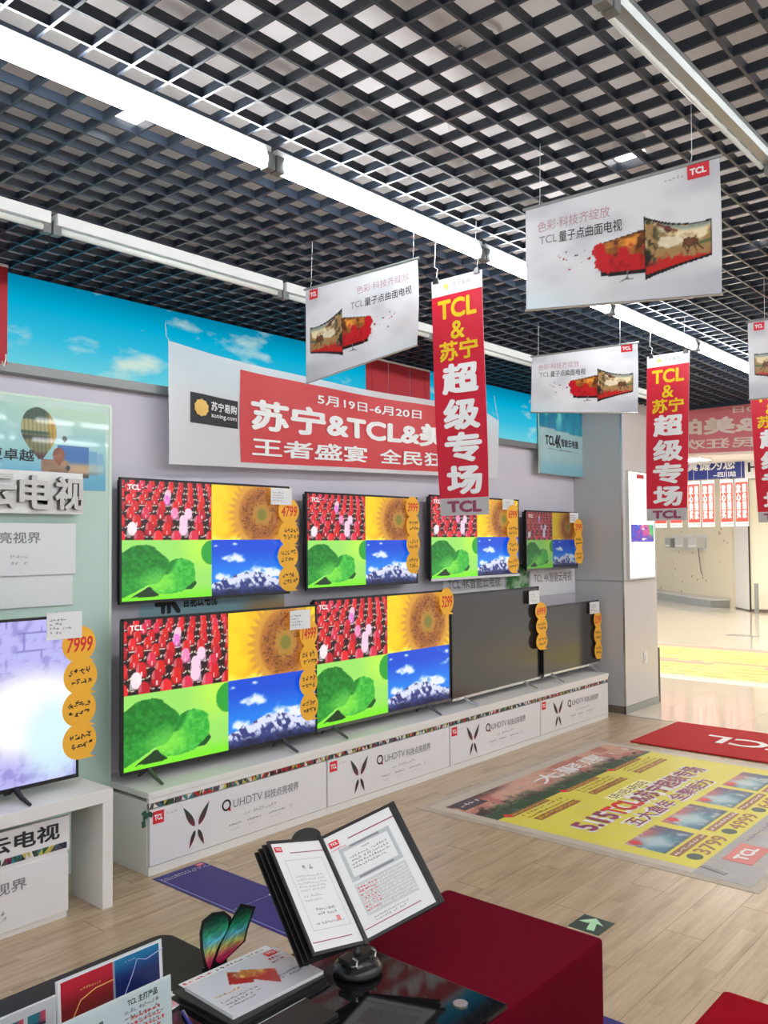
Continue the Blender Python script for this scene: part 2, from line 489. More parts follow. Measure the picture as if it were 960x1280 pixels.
# laminate planks, laid along the shelves
PW, PL = 0.16, 1.22
pm = MB().box(-PW / 2 + .0007, PW / 2 - .0007, -PL / 2 + .0007, PL / 2 - .0007, -0.0115, 0.0).build('floor_plank', M['wood'], floor)
bpy.data.objects.remove(pm); plank_me = bpy.data.meshes['floor_plank']
rng = random.Random(4)
nx = 0
xs = [-4.06 + PW / 2 + i * PW for i in range(26)]
cnt = 0
for i, x in enumerate(xs):
    off = (i * 0.43) % PL
    y = 0.25 + off - PL
    while y < 7.42:
        y0, y1 = max(y, 0.2), min(y + PL, 7.43)
        if y1 - y0 > 0.08:
            if x > -2.9 + 0 and False: pass
            p = bpy.data.objects.new('floor_plank', plank_me); COL.objects.link(p); p.parent = floor
            p.location = (x, (y0 + y1) / 2, 0); p.scale = (1, (y1 - y0 - .001) / PL, 1); cnt += 1
        y += PL
MB().box(-4.06, 4.5, -3, 0.2, -0.0115, -0.0005).build('floor_near_laminate', M['wood'], floor)
MB().box(0.1, 4.5, 0.2, 7.43, -0.0115, -0.0005).build('floor_side_laminate', M['wood'], floor)
# glossy tiles of the aisle
TS = 0.8
tm = MB().box(-TS / 2 + .001, TS / 2 - .001, -TS / 2 + .001, TS / 2 - .001, -0.0115, 0.0).build('floor_tile', M['tile'], floor)
bpy.data.objects.remove(tm); tile_me = bpy.data.meshes['floor_tile']
for i in range(10):
    for j in range(9):
        p = bpy.data.objects.new('floor_tile', tile_me); COL.objects.link(p); p.parent = floor
        p.location = (-8.6 + i * TS, 7.43 + TS / 2 + j * TS, 0)
MB().box(-14, 4.5, 7.43 + 9 * TS + .001, 26, -0.0115, 0).build('floor_far_tiles', M['tile'], floor)
MB().box(-14, -9.001, 7.43, 7.43 + 9 * TS, -0.0115, 0).build('floor_left_tiles', M['tile'], floor)
MB().box(-.999, 4.5, 7.43, 7.43 + 9 * TS, -0.0115, 0).build('floor_right_tiles', M['tile'], floor)
box('floor_joint_strip', M['zinc'], -3.56, 4.5, 7.42, 7.44, 0, .003, floor)

# shelf wall
wall = struct(box('wall_left', M['wall'], WX - .12, WX, -3, 7.47, 0, 3.3))
# ceiling slab and open cell grid
ceil = struct(box('ceiling', M['slab'], -14, 4.5, -3, 26, 3.30, 3.36))
GX, GY = 0.1127, 0.1173
gy0, gy1 = -0.35, 8.36
gx0, gx1 = WX + .004, 1.28
BH = 0.030; BW = 0.009
def bar_mesh(nm, lx, ly):
    # folded strip: two walls and a bottom lip
    mb = MB()
    mb.box(-lx / 2, lx / 2, -ly / 2, ly / 2, 0, BH)
    o = mb.build(nm, M['grid'], None); me = o.data; bpy.data.objects.remove(o); return me
lb = bar_mesh('ceiling_grid_bar', BW, gy1 - gy0); cb = bar_mesh('ceiling_grid_crossbar', gx1 - gx0, BW)
k = -17
while True:
    x = -2.135 + k * GX
    if x > gx1: break
    if x > gx0:
        o = bpy.data.objects.new('ceiling_grid_bar', lb); COL.objects.link(o); o.parent = ceil; o.location = (x, (gy0 + gy1) / 2, CE)
    k += 1
k = -13
while True:
    y = 1.182 + k * GY
    if y > gy1: break
    if y > gy0:
        o = bpy.data.objects.new('ceiling_grid_crossbar', cb); COL.objects.link(o); o.parent = ceil; o.location = ((gx0 + gx1) / 2, y, CE + .0006)
    k += 1
box('ceiling_grid_edge', M['grid'], gx0, gx1, gy1, gy1 + .02, CE - .03, CE + .12, ceil)

# pillar at the end of the shelf wall
pil = struct(box('pillar', M['pillar'], WX - .12, -3.575, 7.485, 8.185, 0, 3.3))
box('pillar_panel', M['pillar'], WX, -3.565, 7.47, 7.484, .07, 1.215, pil)
box('pillar_panel', M['pillar'], WX, -3.565, 7.47, 7.484, 1.221, 3.29, pil)
box('pillar_panel', M['pillar_front'], -3.574, -3.56, 7.472, 8.19, .07, 1.215, pil)
box('pillar_panel', M['pillar_front'], -3.574, -3.56, 7.472, 8.19, 1.221, 3.29, pil)
box('pillar_base_strip', M['brown_base'], WX, -3.562, 7.466, 7.484, 0, .068, pil)
box('pillar_base_strip', M['zinc'], -3.574, -3.556, 7.466, 8.194, 0, .068, pil)
box('corner_strip', M['silver'], -3.572, -3.556, 7.466, 7.474, .07, 3.29, pil)

# lit sky print along the top of the shelf wall
sb = thing('sky_light_box', 'long backlit blue sky picture strip along the top of the television wall', 'light box', WALL(-0.6, 2.462, WX))
me = mesh_from([(0, 0, 0), (7.3, 0, 0), (7.3, .43, 0), (0, .43, 0)], [(0, 1, 2, 3)])
obj('lit_print', me, M['sky'], sb, Matrix.Translation((0, 0, .062)))
box('box_body', M['grey_trim'], 0, 7.3, 0, .43, .003, .058, sb)
box('bottom_trim', M['grey_trim'], 0, 7.3, -.045, 0, .003, .075, sb)

# hanging card with water picture at the end of the wall
def paint_water(U, V):
    n = vnoise(U, V, 6, 4, 3); c = np.ones(U.shape + (3,)) * [.66, .80, .82]
    c = mixc(c, (.60, .72, .72), n * .6)
    c = mixc(c, (.45, .70, .78), sst(.25, .05, V) * .8)
    top = V > .62 - .06 * U
    w = mixc(np.ones_like(c) * [.02, .42, .58], (.10, .68, .78), vnoise(U, V, 9, 3, 8))
    w = mixc(w, (.55, .92, .86), sst(.62, .8, vnoise(U, V, 12, 5, 4)) * (1 - abs(V - .85) * 3))
    return np.where(top[..., None], w, c)
wc = thing('picture_card', 'teal and white picture card hanging high beside the pillar, lettered 4K', 'poster', WALL(6.68, 2.2, -3.965))
obj('card_sheet', grid_mesh(60, 50, paint_water, .79, .68, n0=.006), M['glossy_print'], wc)
box('card_backing', M['mint_edge'], 0, .79, 0, .68, -.012, .0055, wc)
box('card_bracket', M['grey_trim'], .3, .5, .03, .15, -.094, -.012, wc)
text(wc, 'TCL', M['ink'], .10, .265, .26, .345, n=.008, bold=.03)
text(wc, '4K', M['ink'], .27, .25, .37, .36, n=.008, bold=.04)
text(wc, '智能云电视', M['ink'], .38, .265, .70, .335, n=.008, bold=.02)
small_print(wc, M['grey_ink'], .13, .215, .6, .24, 1, n=.008, seed=3)

# mint glass panel on the left
gp = thing('mint_glass_panel', 'mint green glass wall panel behind the leftmost television', 'panel', WALL(-0.4, 0.0, -3.952))
box('glass_sheet', M['mint'], 0, 2.82, 0, 2.30, -.10, 0, gp)
box('top_edge', M['mint_edge'], 0, 2.82, 2.30, 2.312, -.10, .002, gp)
box('glass_joint', M['mint_edge'], 2.808, 2.824, 0, 2.30, -.098, .0025, gp)

def paint_balloon(U, V):
    c = np.ones(U.shape + (3,)) * [.60, .80, .80]
    c = mixc(c, (.30, .62, .78), sst(.55, .05, V) * .8)
    c = mixc(c, (.72, .84, .74), sst(.6, 1.0, V) * sst(.3, .9, U))
    c = mixc(c, (.86, .93, .92), sst(.60, .75, vnoise(U, V, 5, 4, 5)) * .5)
    # receding screens with landscape
    for (a, b, y0, y1, s) in ((.955, .992, .20, .47, .75), (.915, .96, .19, .50, .6), (.785, .922, .15, .54, 0)):
        m = (U > a) & (U < b) & (V > y0 + (b - U) * .1) & (V < y1)
        t = (V - y0) / (y1 - y0)
        sc = np.ones_like(c) * [.16, .42, .68]
        sc = mixc(sc, (.75, .62, .48), sst(.55, .35, t)); sc = mixc(sc, (.25, .22, .2), sst(.2, .05, t))
        sc = mixc(sc, (.6, .8, .85), np.full(U.shape, s))
        c = np.where(m[..., None], sc, c)
    m = (U > .715) & (U < .83) & (V > .20 + (.8 - U) * .1) & (V < .36)
    c = np.where(m[..., None], mixc(np.ones_like(c) * [.72, .56, .42], (.40, .28, .22), vnoise(U, V, 24, 10, 2)), c)
    # balloons
    for (bx, by, rw, rh, col) in ((.79, .40, .026, .11, 2), (.706, .665, .074, .315, 1), (.815, .62, .011, .04, 3), (.83, .26, .010, .04, 3)):
        dx = (U - bx + (.02 if col == 1 else 0) * (V - by)) / rw; t = (V - (by - rh)) / (2 * rh)
        prof = np.where(t > .55, np.sqrt(np.clip(1 - ((t - .55) / .45) ** 2, 0, 1)), np.clip(.16 + .84 * np.sin(np.clip(t / .55, 0, 1) * 1.5708), 0, 1) ** 1.15)
        m = (abs(dx) < prof) & (t > 0) & (t < 1)
        if col == 1:
            bc = np.ones_like(c) * [.16, .32, .20]
            bc = mixc(bc, (.72, .70, .46), sst(.52, .56, t) * sst(.78, .74, t)); bc = mixc(bc, (.58, .54, .34), sst(.50, .46, t) * .8)
            bc = mixc(bc, (.10, .20, .12), sst(.62, .66, t) * sst(.70, .66, t) * .0 + sst(.47, .44, t) * sst(.36, .40, t))
            bc = mixc(bc, (.86, .66, .10), sst(.35, .8, dx) * .9); bc = mixc(bc, (.30, .14, .10), sst(.18, .05, t))
            bc = bc * (1 - .25 * abs(np.sin(dx * 14))[..., None])
        elif col == 2:
            bc = mixc(np.ones_like(c) * [.45, .14, .10], (.62, .40, .22), vnoise(U, V, 40, 20, 2))
        else: bc = np.ones_like(c) * [.12, .16, .18]
        c = np.where(m[..., None], bc, c)
    return c
bp_ = thing('balloon_poster', 'pale blue poster of hot air balloons above the letter sign', 'poster', WALL(1.18, 1.87, -3.949))
obj('poster_sheet', grid_mesh(420, 130, paint_balloon, 1.205, .395, n0=.004), M['glossy_print'], bp_)
plate(bp_, 'poster_backing', M['mint_edge'], 0, 0, 1.205, .395, 0, .0035)
text(bp_, '大师专家', M['ink'], .30, .215, .585, .265, n=.006, bold=.005)
text(bp_, '智能操控更卓越', M['ink'], .30, .125, .825, .180, n=.006, bold=.015)

# block letter sign
sg = thing('letter_sign', 'white sign box with raised grey block letters on the mint panel', 'sign', WALL(0.9, 1.745, -3.943))
box('sign_box', M['white'], 0, 1.325, 0, .20, 0, .06, sg, bevel=.002)
M['letter_side'] = pbr('shadowed_letter_sides', (0.13, 0.125, 0.12), 0.5)  # darker than the faces: shadow outline of the letters put into the colour
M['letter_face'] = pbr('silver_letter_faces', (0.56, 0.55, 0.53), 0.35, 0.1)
def block_letters(parent, body, x0, y0, x1, y1, n0, dep, mat, mat2):
    cu = bpy.data.curves.new('t', 'FONT'); cu.body = body; cu.size = 1; cu.extrude = .12; cu.resolution_u = 3; cu.offset = .012
    o = bpy.data.objects.new('t', cu); COL.objects.link(o)
    me = bpy.data.meshes.new_from_object(o.evaluated_get(bpy.context.evaluated_depsgraph_get()))
    V = np.array([v.co[:] for v in me.vertices]); F = [tuple(p.vertices) for p in me.polygons]
    bpy.data.objects.remove(o); bpy.data.curves.remove(cu); bpy.data.meshes.remove(me)
    lo, hi = V.min(0), V.max(0)
    V = (V - lo) / (hi - lo) * [x1 - x0, y1 - y0, dep] + [x0, y0, n0]
    vs, fs = [], []
    for i, (a, b) in enumerate(((0, 0), (.0035, 0), (-.0035, 0), (0, .003), (0, -.003), (.003, .0025), (-.003, -.0025))):
        fs += [tuple(q + len(V) * i for q in f) for f in F]; vs.append(V + [a, b, i * 5e-5])
    me = mesh_from(np.vstack(vs), fs); me.materials.append(mat); me.materials.append(mat2)
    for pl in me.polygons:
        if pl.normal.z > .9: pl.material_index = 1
    return obj('block_letter', me, None, parent)
cx = [(.15, '智'), (.34, '能'), (.53, '云')]
block_letters(sg, '智', .45, .025, .61, .175, .06, .03, M['letter_side'], M['letter_face'])
block_letters(sg, '能', .64, .025, .80, .175, .06, .03, M['letter_side'], M['letter_face'])
block_letters(sg, '云', .82, .025, .975, .175, .06, .03, M['letter_side'], M['letter_face'])
block_letters(sg, '电', .995, .022, 1.15, .175, .06, .03, M['letter_side'], M['letter_face'])
block_letters(sg, '视', 1.17, .022, 1.315, .175, .06, .03, M['letter_side'], M['letter_face'])
for (x0, x1, y0, y1, s) in ():
    pass
b1 = thing('upper_white_board', 'white printed foam board under the block letter sign', 'board', WALL(1.0, 1.456, -3.949))
box('board_sheet', M['board_wall'], 0, 1.213, 0, .245, .012, .024, b1, bevel=.001)
box('board_spacer', M['white'], .2, 1.0, .05, .2, 0, .012, b1)
text(b1, '科技点亮视界', M['grey_ink'], .62, .15, 1.03, .203, n=.0255, bold=.012)
small_print(b1, M['pale_ink'], .885, .045, .975, .10, 2, n=.0255, seed=5)
b2 = thing('lower_white_board', 'plain pale board overlapped by the printed board above it', 'board', WALL(1.0, 1.305, -3.949))
box('board_sheet', M['board_wall'], 0, 1.205, 0, .16, 0, .010, b2, bevel=.001)

# left edge: red pennant on the sky strip
rp = thing('red_pennant', 'dark red cloth pennant cut by the left edge, over the sky strip', 'banner', WALL(1.25, 2.43, -3.90))
mb = MB()
for i in range(10):
    a = i / 10 * .6; b_ = (i + 1) / 10 * .6
    mb.box(a, b_, 0, .45, math.sin(i) * .004, math.sin(i) * .004 + .003)
mb.build('pennant_cloth', M['deep_red_cloth'], rp)
box('pennant_rod', M['white'], 0, .6, .45, .462, -.03, .008, rp)
box('pennant_hanger', M['white'], .3, .31, .455, .50, -.02, 0, rp)
MB().tube([(.575, .01, .006), (.58, -.012, .012), (.59, .02, .012), (.592, .045, .008)], .004).build('pennant_loop', M['white'], rp)
rb = thing('red_wall_cloth', 'plain dark red cloth on the sky strip behind the wall banner', 'banner', WALL(4.40, 2.42, -3.975))
mb = MB()
for i in range(12):
    mb.box(i * .06, i * .06 + .06, 0, .455, math.sin(i * 1.7) * .003, math.sin(i * 1.7) * .003 + .003)
mb.build('cloth_sheet', M['deep_red_cloth'], rb)
box('cloth_batten', M['white'], 0, .72, .455, .468, -.008, .006, rb)

# ------------------------------------------------------------------ ceiling lamps
def batten_row(x, y_start, n, lit, label, group=None, z=2.842):
    for i in range(n):
        y = y_start + i * 1.21
        place = label[i] if isinstance(label, list) else label
        t = thing('ceiling_batten_lamp', place, 'ceiling lamp', Matrix.Translation((x, y, z)), group)
        if lit:
            MB().box(-.010, .010, .008, 1.192, .026, .050).build('batten_body', M['batten'], t)
            MB().tube([(0, .035, .0), (0, 1.165, .0)], .025, 14).build('fluorescent_tube', M['tube'], t, smooth=True)
        elif lit is None:
            MB().prism([(-.024, .015), (-.016, -.0), (.016, -.0), (.024, .015), (.024, .030), (-.024, .030)], 0, 1.18).build('batten_body', M['zinc'], t,
                mw=Matrix(((1, 0, 0, 0), (0, 0, 1, .01), (0, 1, 0, 0), (0, 0, 0, 1))))
            MB().tube([(-.024, .035, -.004), (-.024, 1.165, -.004)], .008, 8).build('fluorescent_tube', M['offtube'], t, smooth=True)
        else:
            MB().box(-.034, .034, .008, 1.192, .006, .052).build('batten_body', M['batten'], t)
            MB().tube([(.014, .035, -.010), (.014, 1.165, -.010)], .013, 12).build('fluorescent_tube', M['offtube'], t, smooth=True)
        for e in (.0, 1.168):
            MB().box(-.018, .018, e, e + .034, -.028, .028).build('lamp_holder', M['grey_trim'], t, bevel=.003)
PLACE = ['first', 'second', 'third', 'fourth', 'fifth', 'sixth', 'seventh']
batten_row(-2.100, -.540, 7, True, ['glowing tube lamp nearest the camera, entering at the left edge', 'long glowing tube lamp at upper left running to the centre',
    'glowing tube lamp across the centre, left of the first red drop banner', 'glowing tube lamp above the first red drop banner, passing behind the big hanging poster',
    'glowing tube lamp between the big hanging poster and the second red drop banner', 'glowing tube lamp above the second red drop banner', 'farthest glowing tube lamp in the bright row, by the right edge'])
batten_row(-3.175, -.74, 7, False, ['white unlit tube lamp nearest the camera in the row by the wall', 'white unlit tube lamp cut by the left edge near the wall',
    'white unlit tube lamp over the left half of the sky strip', 'white unlit tube lamp ending behind the left hanging poster', 'white unlit tube lamp between the left hanging poster and the first red drop banner',
    'white unlit tube lamp between the first red drop banner and the small hanging poster', 'farthest white unlit tube lamp, behind the small hanging poster'])
batten_row(-.878, .60, 6, None, ['grey unlit tube lamp nearest the camera at the upper right', 'long grey unlit tube lamp crossing the top right corner', 'grey unlit tube lamp running out at the right edge',
    'fourth grey unlit lamp of the right row, outside the right edge', 'fifth grey unlit lamp of the right row, outside the right edge', 'sixth grey unlit lamp of the right row, outside the right edge'])
batten_row(.35, -1.4, 7, True, [p + ' tube lamp of the lit row over the aisle, right of the picture' for p in PLACE])
batten_row(1.9, -1.4, 7, True, [p + ' tube lamp of the outer lit row, right of the picture' for p in PLACE])
# downlights recessed in the grid
for (x, y, lab, w) in ((-2.366, 1.512, 'round downlight glowing through the grid left of the bright tube row', .05), (-1.288, 2.804, 'round downlight glowing above the big hanging poster', .05),
                    (-1.241, 3.957, 'small round downlight glowing right of the big hanging poster', .035)):
    t = thing('downlight', lab, 'downlight', Matrix.Translation((x, y, 2.935)))
    MB().tube([(0, 0, .008), (0, 0, .06)], w + .006, 24).build('housing', M['batten'], t)
    MB().tube([(0, 0, .0), (0, 0, .0075)], w, 24).build('lamp_face', M['lamp'], t)
t = thing('ceiling_vent', 'small round louvred ceiling vent above the grid at the top', 'vent', Matrix.Translation((-1.633, 2.354, 3.285)))
MB().tube([(0, 0, 0), (0, 0, .014)], .09, 24).build('vent_plate', M['white'], t)
for i in range(9):
    a = math.pi * (i / 8)
    MB().box(-.006, .006, .045, .08, -.004, 0).build('vent_louvre', M['grey_trim'], t, mw=Matrix.Rotation(a - math.pi / 2, 4, 'Z'))

# ------------------------------------------------------------------ televisions
def paint_screen(U, V):
    c = np.zeros(U.shape + (3,))
    L = U < .5; T = V > .5
    # lipsticks, top left
    u = np.clip(U / .5, 0, 1); v = np.clip((V - .5) / .5, 0, 1); q = np.ones_like(c) * [.16, .01, .04]
    rr = random.Random(7); y = .92; row = 0
    while y > -.18:
        w = .032 + (1 - y) * .032; n = int(1.15 / (w * 3.0)) + 1
        for i in range(n):
            x = (i + (.5 if row % 2 else 0)) * w * 3.05 + .02 * math.sin(row * 3)
            h = w * 3.3
            # white ring round the base
            e = ((u - x) / (w * 1.35)) ** 2 + ((v - (y - .02)) / (w * .62)) ** 2
            ring = (e > .72) & (e < 1.05) & (v < y)
            base = (abs(u - x) < w * .95) & (v > y - .02 - w * .3) & (v < y + h * .25)
            col = rr.choice([(.86, .06, .12), (.95, .12, .16), (.78, .04, .14), (.90, .16, .30), (.88, .1, .1)])
            d = abs(x - .42 - (.9 - y) * .25)
            if d < .035 and y > .25 and rr.random() < .8: col = rr.choice([(1, .78, .86), (.98, .55, .75), (.95, .50, .85)])
            if abs(x - .08) < .05 and y < .35: col = (1, .93, .95)
            if abs(x - .72) < .06 and .1 < y < .5: col = (1, .82, .92)
            q = np.where(base[..., None], np.array(col) * .72, q)
            q = np.where((ring & (v < y - w * .18))[..., None], [.90, .86, .80], q)
            yc = y + h * .45; e2 = ((u - x) / (w * .82)) ** 2 + ((v - yc) / (h * .55)) ** 2
            q = np.where((e2 < 1)[..., None], col, q)
            hl = (e2 < 1) & (u < x - w * .35) & (v > yc - h * .1)
            q = np.where(hl[..., None], np.array(col) * .6 + .35, q)
            st = (abs(u - x) < w * .09) & (v > y - w * .2) & (v < yc - h * .2)
            q = np.where(st[..., None], [1, .86, .88], q)
        y -= w * 2.6; row += 1
    m = L & T; c = np.where(m[..., None], q, c)
    # sunflower, top right
    u = np.clip((U - .5) / .5, 0, 1); v = np.clip((V - .5) / .5, 0, 1)
    q = np.ones_like(c) * [1.0, .86, .08]
    q = mixc(q, (.99, .72, .08), sst(.35, .8, vnoise(u, v, 3, 2, 12)) * sst(.6, .2, u))
    q = mixc(q, (.98, .95, .30), sst(.55, .75, vnoise(u, v, 3, 3, 5)) * sst(.5, .25, v))
    dx = (u - .64) * 1.78 * .86; dy = (v - .48) * .86; r = np.sqrt(dx * dx + dy * dy); a = np.arctan2(dy, dx)
    rag = .62 + .05 * np.sin(a * 37) + .07 * vnoise((a + 3.15) / 6.3, r, 40, 3, 9)
    q = mixc(q, (.86, .60, .22), sst(rag, rag - .10, r) * .9)
    tex = vnoise(u, v, 46, 40, 3, 2)
    q = mixc(q, (.70, .42, .16), sst(.50, .42, r) * (.8 + .6 * (tex - .5)))
    q = mixc(q, (.56, .30, .12), sst(.42, .34, r) * sst(.16, .24, r) * (.6 + .9 * (tex - .5)))
    q = mixc(q, (.72, .52, .20), sst(.22, .15, r)); q = mixc(q, (.50, .48, .18), sst(.13, .06, r))
    q = mixc(q, (.32, .18, .08), sst(.6, .75, tex) * sst(.45, .4, r) * sst(.12, .2, r) * .6)
    m = (~L) & T; c = np.where(m[..., None], q, c)
    # green leaf, bottom left
    u = np.clip(U / .5, 0, 1); v = np.clip(V / .5, 0, 1)
    q = np.ones_like(c) * [.62, .92, .42]; q = mixc(q, (.80, 1.0, .30), sst(.5, .9, u) * sst(.3, .9, v) * .8)
    q = mixc(q, (.50, .95, .15), sst(.25, 0, v))
    tex = vnoise(u, v, 34, 26, 14, 2)
    du = u + (vnoise(u, v, 7, 6, 41, 2) - .5) * .05; dv = v + (vnoise(u, v, 7, 6, 42, 2) - .5) * .05
    l1 = inpoly(du, dv, [(-.1, .72), (.05, .85), (.14, .92), (.24, .93), (.35, .88), (.43, .78), (.50, .66), (.49, .52), (.44, .38), (.38, .28), (.28, .26), (.14, .14), (.04, .07), (-.1, .05)])
    l2 = inpoly(du, dv, [(.44, .60), (.54, .66), (.64, .70), (.72, .67), (.79, .58), (.82, .44), (.79, .30), (.73, .20), (.66, .12), (.52, .09), (.40, .10), (.30, .18), (.30, .32), (.38, .42)])
    vein = sst(.30, .06, np.sqrt((u - .38) ** 2 + (v - .30) ** 2))
    cl = mixc(np.ones_like(c) * [.05, .46, .12], (.26, .76, .26), (tex - .35) * .9 + sst(.75, .15, v) * .35); cl = mixc(cl, (.50, .92, .35), vein * .6)
    cr_ = mixc(np.ones_like(c) * [.16, .68, .20], (.48, .93, .36), (tex - .3) + sst(.7, .5, u) * .1); cr_ = mixc(cr_, (.62, .98, .30), vein * .7)
    cr_ = mixc(cr_, (.05, .45, .12), sst(.06, .0, abs(u - .47 - (v - .42) * .35)) * (v > .42) * .8)
    q = np.where(l2[..., None], cr_, q); q = np.where(l1[..., None], cl, q)
    notch = inpoly(du, dv, [(.10, .05), (.28, .22), (.32, .22), (.40, .07)]); q = np.where(notch[..., None], [.07, .22, .09], q)
    notch = inpoly(u, v, [(.68, .15), (.80, .30), (.82, .24), (.76, .15)]); q = np.where(notch[..., None], [.04, .32, .09], q)
    e3 = ((u - 1.0) / .13) ** 2 + ((v - .78) / .22) ** 2; q = np.where((e3 < 1)[..., None], [.16, .66, .20], q)
    m = L & ~T; c = np.where(m[..., None], q, c)
    # sky and snow mountains, bottom right
    u = np.clip((U - .5) / .5, 0, 1); v = np.clip(V / .5, 0, 1)
    q = np.ones_like(c) * [.02, .30, .86]; q = mixc(q, (.10, .52, .96), sst(.9, .35, v))
    cn = vnoise(u, v, 7, 6, 21, 4)
    for (bx, by, br) in ((.28, .68, .12), (.36, .62, .08), (.72, .45, .10), (.93, .70, .14), (.95, .9, .12), (.08, .33, .12), (.28, .93, .05), (.05, .9, .05), (.52, .38, .18), (.82, .36, .10)):
        e = np.sqrt(((u - bx) / br) ** 2 + ((v - by) / (br * .7)) ** 2)
        q = mixc(q, (.93, .96, 1), sst(1.1, .3, e + (cn - .5) * 2.4))
    ridge = .30 + .12 * np.exp(-((u - .50) / .22) ** 2) - .10 * sst(.7, 1, u) - .06 * sst(.2, 0, u) + .06 * (vnoise(u, u * 0, 14, 2, 2) - .5) + .05 * (vnoise(u, u * 0, 40, 2, 3) - .5)
    mt = v < ridge; rk = vnoise(u * .8 + v * .2, v, 26, 12, 31, 3)
    mc = mixc(np.ones_like(c) * [.88, .90, 1.0], (.20, .24, .50), sst(.42, .60, rk + (ridge - v) * .7 - .12))
    mc = mixc(mc, (.07, .10, .28), sst(.16, .02, v + (rk - .5) * .3))
    q = np.where(mt[..., None], mc, q)
    m = (~L) & ~T; c = np.where(m[..., None], q, c)
    return c
screen_me = grid_mesh(288, 168, paint_screen)
def paint_brick(U, V):
    c = np.ones(U.shape + (3,)) * [.74, .73, .96]
    n = vnoise(U, V, 40, 24, 5, 3); c = mixc(c, (.58, .56, .84), sst(.5, .72, n) * .8)
    rowh = .115; rows = np.floor(V / rowh); fy = V / rowh - rows; cols = U / .11 + .5 * (rows % 2); fx = cols - np.floor(cols)
    nb = vnoise(U, V, 14, 10, 8, 2)
    c = mixc(c, (.50, .48, .78), ((fy < .06) | (fx < .05)) * sst(.35, .6, nb))
    for (bx, by, rx, ry, col, a) in ((.86, .42, .24, .30, (1, 1, 1), 1.2), (.93, .25, .12, .3, (.85, .97, 1), .9), (.60, .2, .05, .5, (.15, .45, 1), 1)):
        e = np.sqrt(((U - bx) / rx) ** 2 + ((V - by) / ry) ** 2); c = mixc(c, col, sst(1.15, .45, e) * a)
    return c
def paint_dead(U, V): return np.ones(U.shape + (3,)) * .1

def television(label, y0, z0, y1, z1, x0, x1, kind, feet=True, mount=False, silver=False, group='televisions on the shelf wall', tilt=0.0, wallgap=.1):
    """y0..y1 across, z0..z1 high; x0/x1 = distance of its left and right end from the wall plane"""
    w = math.hypot(y1 - y0, x1 - x0); h = z1 - z0
    mw = frame((x0, y0, z0), (x1 - x0, y1 - y0, 0), (tilt, 0, 1))
    t = thing('television', label, 'television', mw, group)
    b = .012
    box('housing', M['housing'], .012, w - .012, .012, h - .012, -.045, -.006, t, bevel=.004)
    fm = M['bezel']
    fr = MB().box(0, w, h - b, h, -.014, .003).box(0, b, 0, h, -.014, .003).box(w - b, w, 0, h, -.014, .003)
    if not silver: fr.box(0, w, 0, b + .004, -.014, .004)
    fr.build('bezel', fm, t)
    if silver: box('chin_strip', M['silver'] if silver == 1 else M['grey_leg'], 0, w, -.004, b + .003, -.014, .006, t)
    if kind == 'quad':
        s = obj('screen', screen_me, M['screen'], t, Matrix.Translation((b, b + .003, 0)) @ Matrix.Diagonal((w - 2 * b, h - 2 * b - .003, 1, 1)))
    elif kind == 'dim':
        s = bpy.data.objects.new('screen', screen_me.copy()); COL.objects.link(s); s.parent = t
        s.data.materials.clear(); s.data.materials.append(M['screen_dim'])
        s.matrix_local = Matrix.Translation((b, b + .003, 0)) @ Matrix.Diagonal((w - 2 * b, h - 2 * b - .003, 1, 1))
    elif kind == 'brick':
        s = obj('screen', grid_mesh(180, 100, paint_brick, w - 2 * b, h - 2 * b), M['screen'], t, Matrix.Translation((b, b + .003, 0)))
    else:
        s = box('screen', M['dead_screen'], b, w - b, b, h - b, -.006, .0, t)
    if kind in ('quad', 'dim'):
        text(t, 'TCL', M['white_ink'] if kind == 'dim' else M['glow_white'], .045, h - .062, .12, h - .036, n=.002, bold=.03, name='corner_logo')
    if feet:
        lm = M['grey_leg'] if silver != 1 else M['silver']
        if kind == 'brick': lm = M['black']
        for fx, s in ((w * .12, -1), (w * .80, 1)):
            MB().tube([(fx, .012, -.02), (fx + s * .0, -.020, .05), (fx + s * .0, -(z0 - FEET_Z) + .007, .125)], [.014, .011, .007], 8).build('leg', lm, t)
            MB().tube([(fx, .012, -.02), (fx, -.018, -.06), (fx, -(z0 - FEET_Z) + .007, -.10)], [.014, .011, .007], 8).build('leg', lm, t)
    if mount:
        box('wall_mount', M['grey_leg'], w * .35, w * .65, h * .3, h * .7, -(max(x0, x1) - WX) + .001, -.046, t)
    return t, w, h
M['glow_white'] = emit('white_on_screen', (1, 1, 1), 1.0)

def rect_scribble(seed, w, h, rows):
    rng = random.Random(seed); vs, fs = [], []
    rh = h / rows
    for r in range(rows):
        y = h / 2 - (r + .5) * rh; x = -w / 2 + rng.random() * w * .15; e = w / 2 - rng.random() * w * .15
        while x < e:
            s = rh * .62
            for q in range(4):
                a = rng.choice([0, 0, math.pi / 2, .8, -.8]); l = s * rng.uniform(.35, .9); t = s * .17
                px, py = x + s * rng.uniform(.2, .8), y + s * rng.uniform(-.4, .4)
                dx, dy = math.cos(a) * l / 2, math.sin(a) * l / 2; nx_, ny_ = -math.sin(a) * t / 2, math.cos(a) * t / 2
                k = len(vs); vs += [(px - dx - nx_, py - dy - ny_, 0), (px + dx - nx_, py + dy - ny_, 0), (px + dx + nx_, py + dy + ny_, 0), (px - dx + nx_, py - dy + ny_, 0)]
                fs.append((k, k + 1, k + 2, k + 3))
            x += s * 1.08
    return mesh_from(vs, fs, 'handwriting')

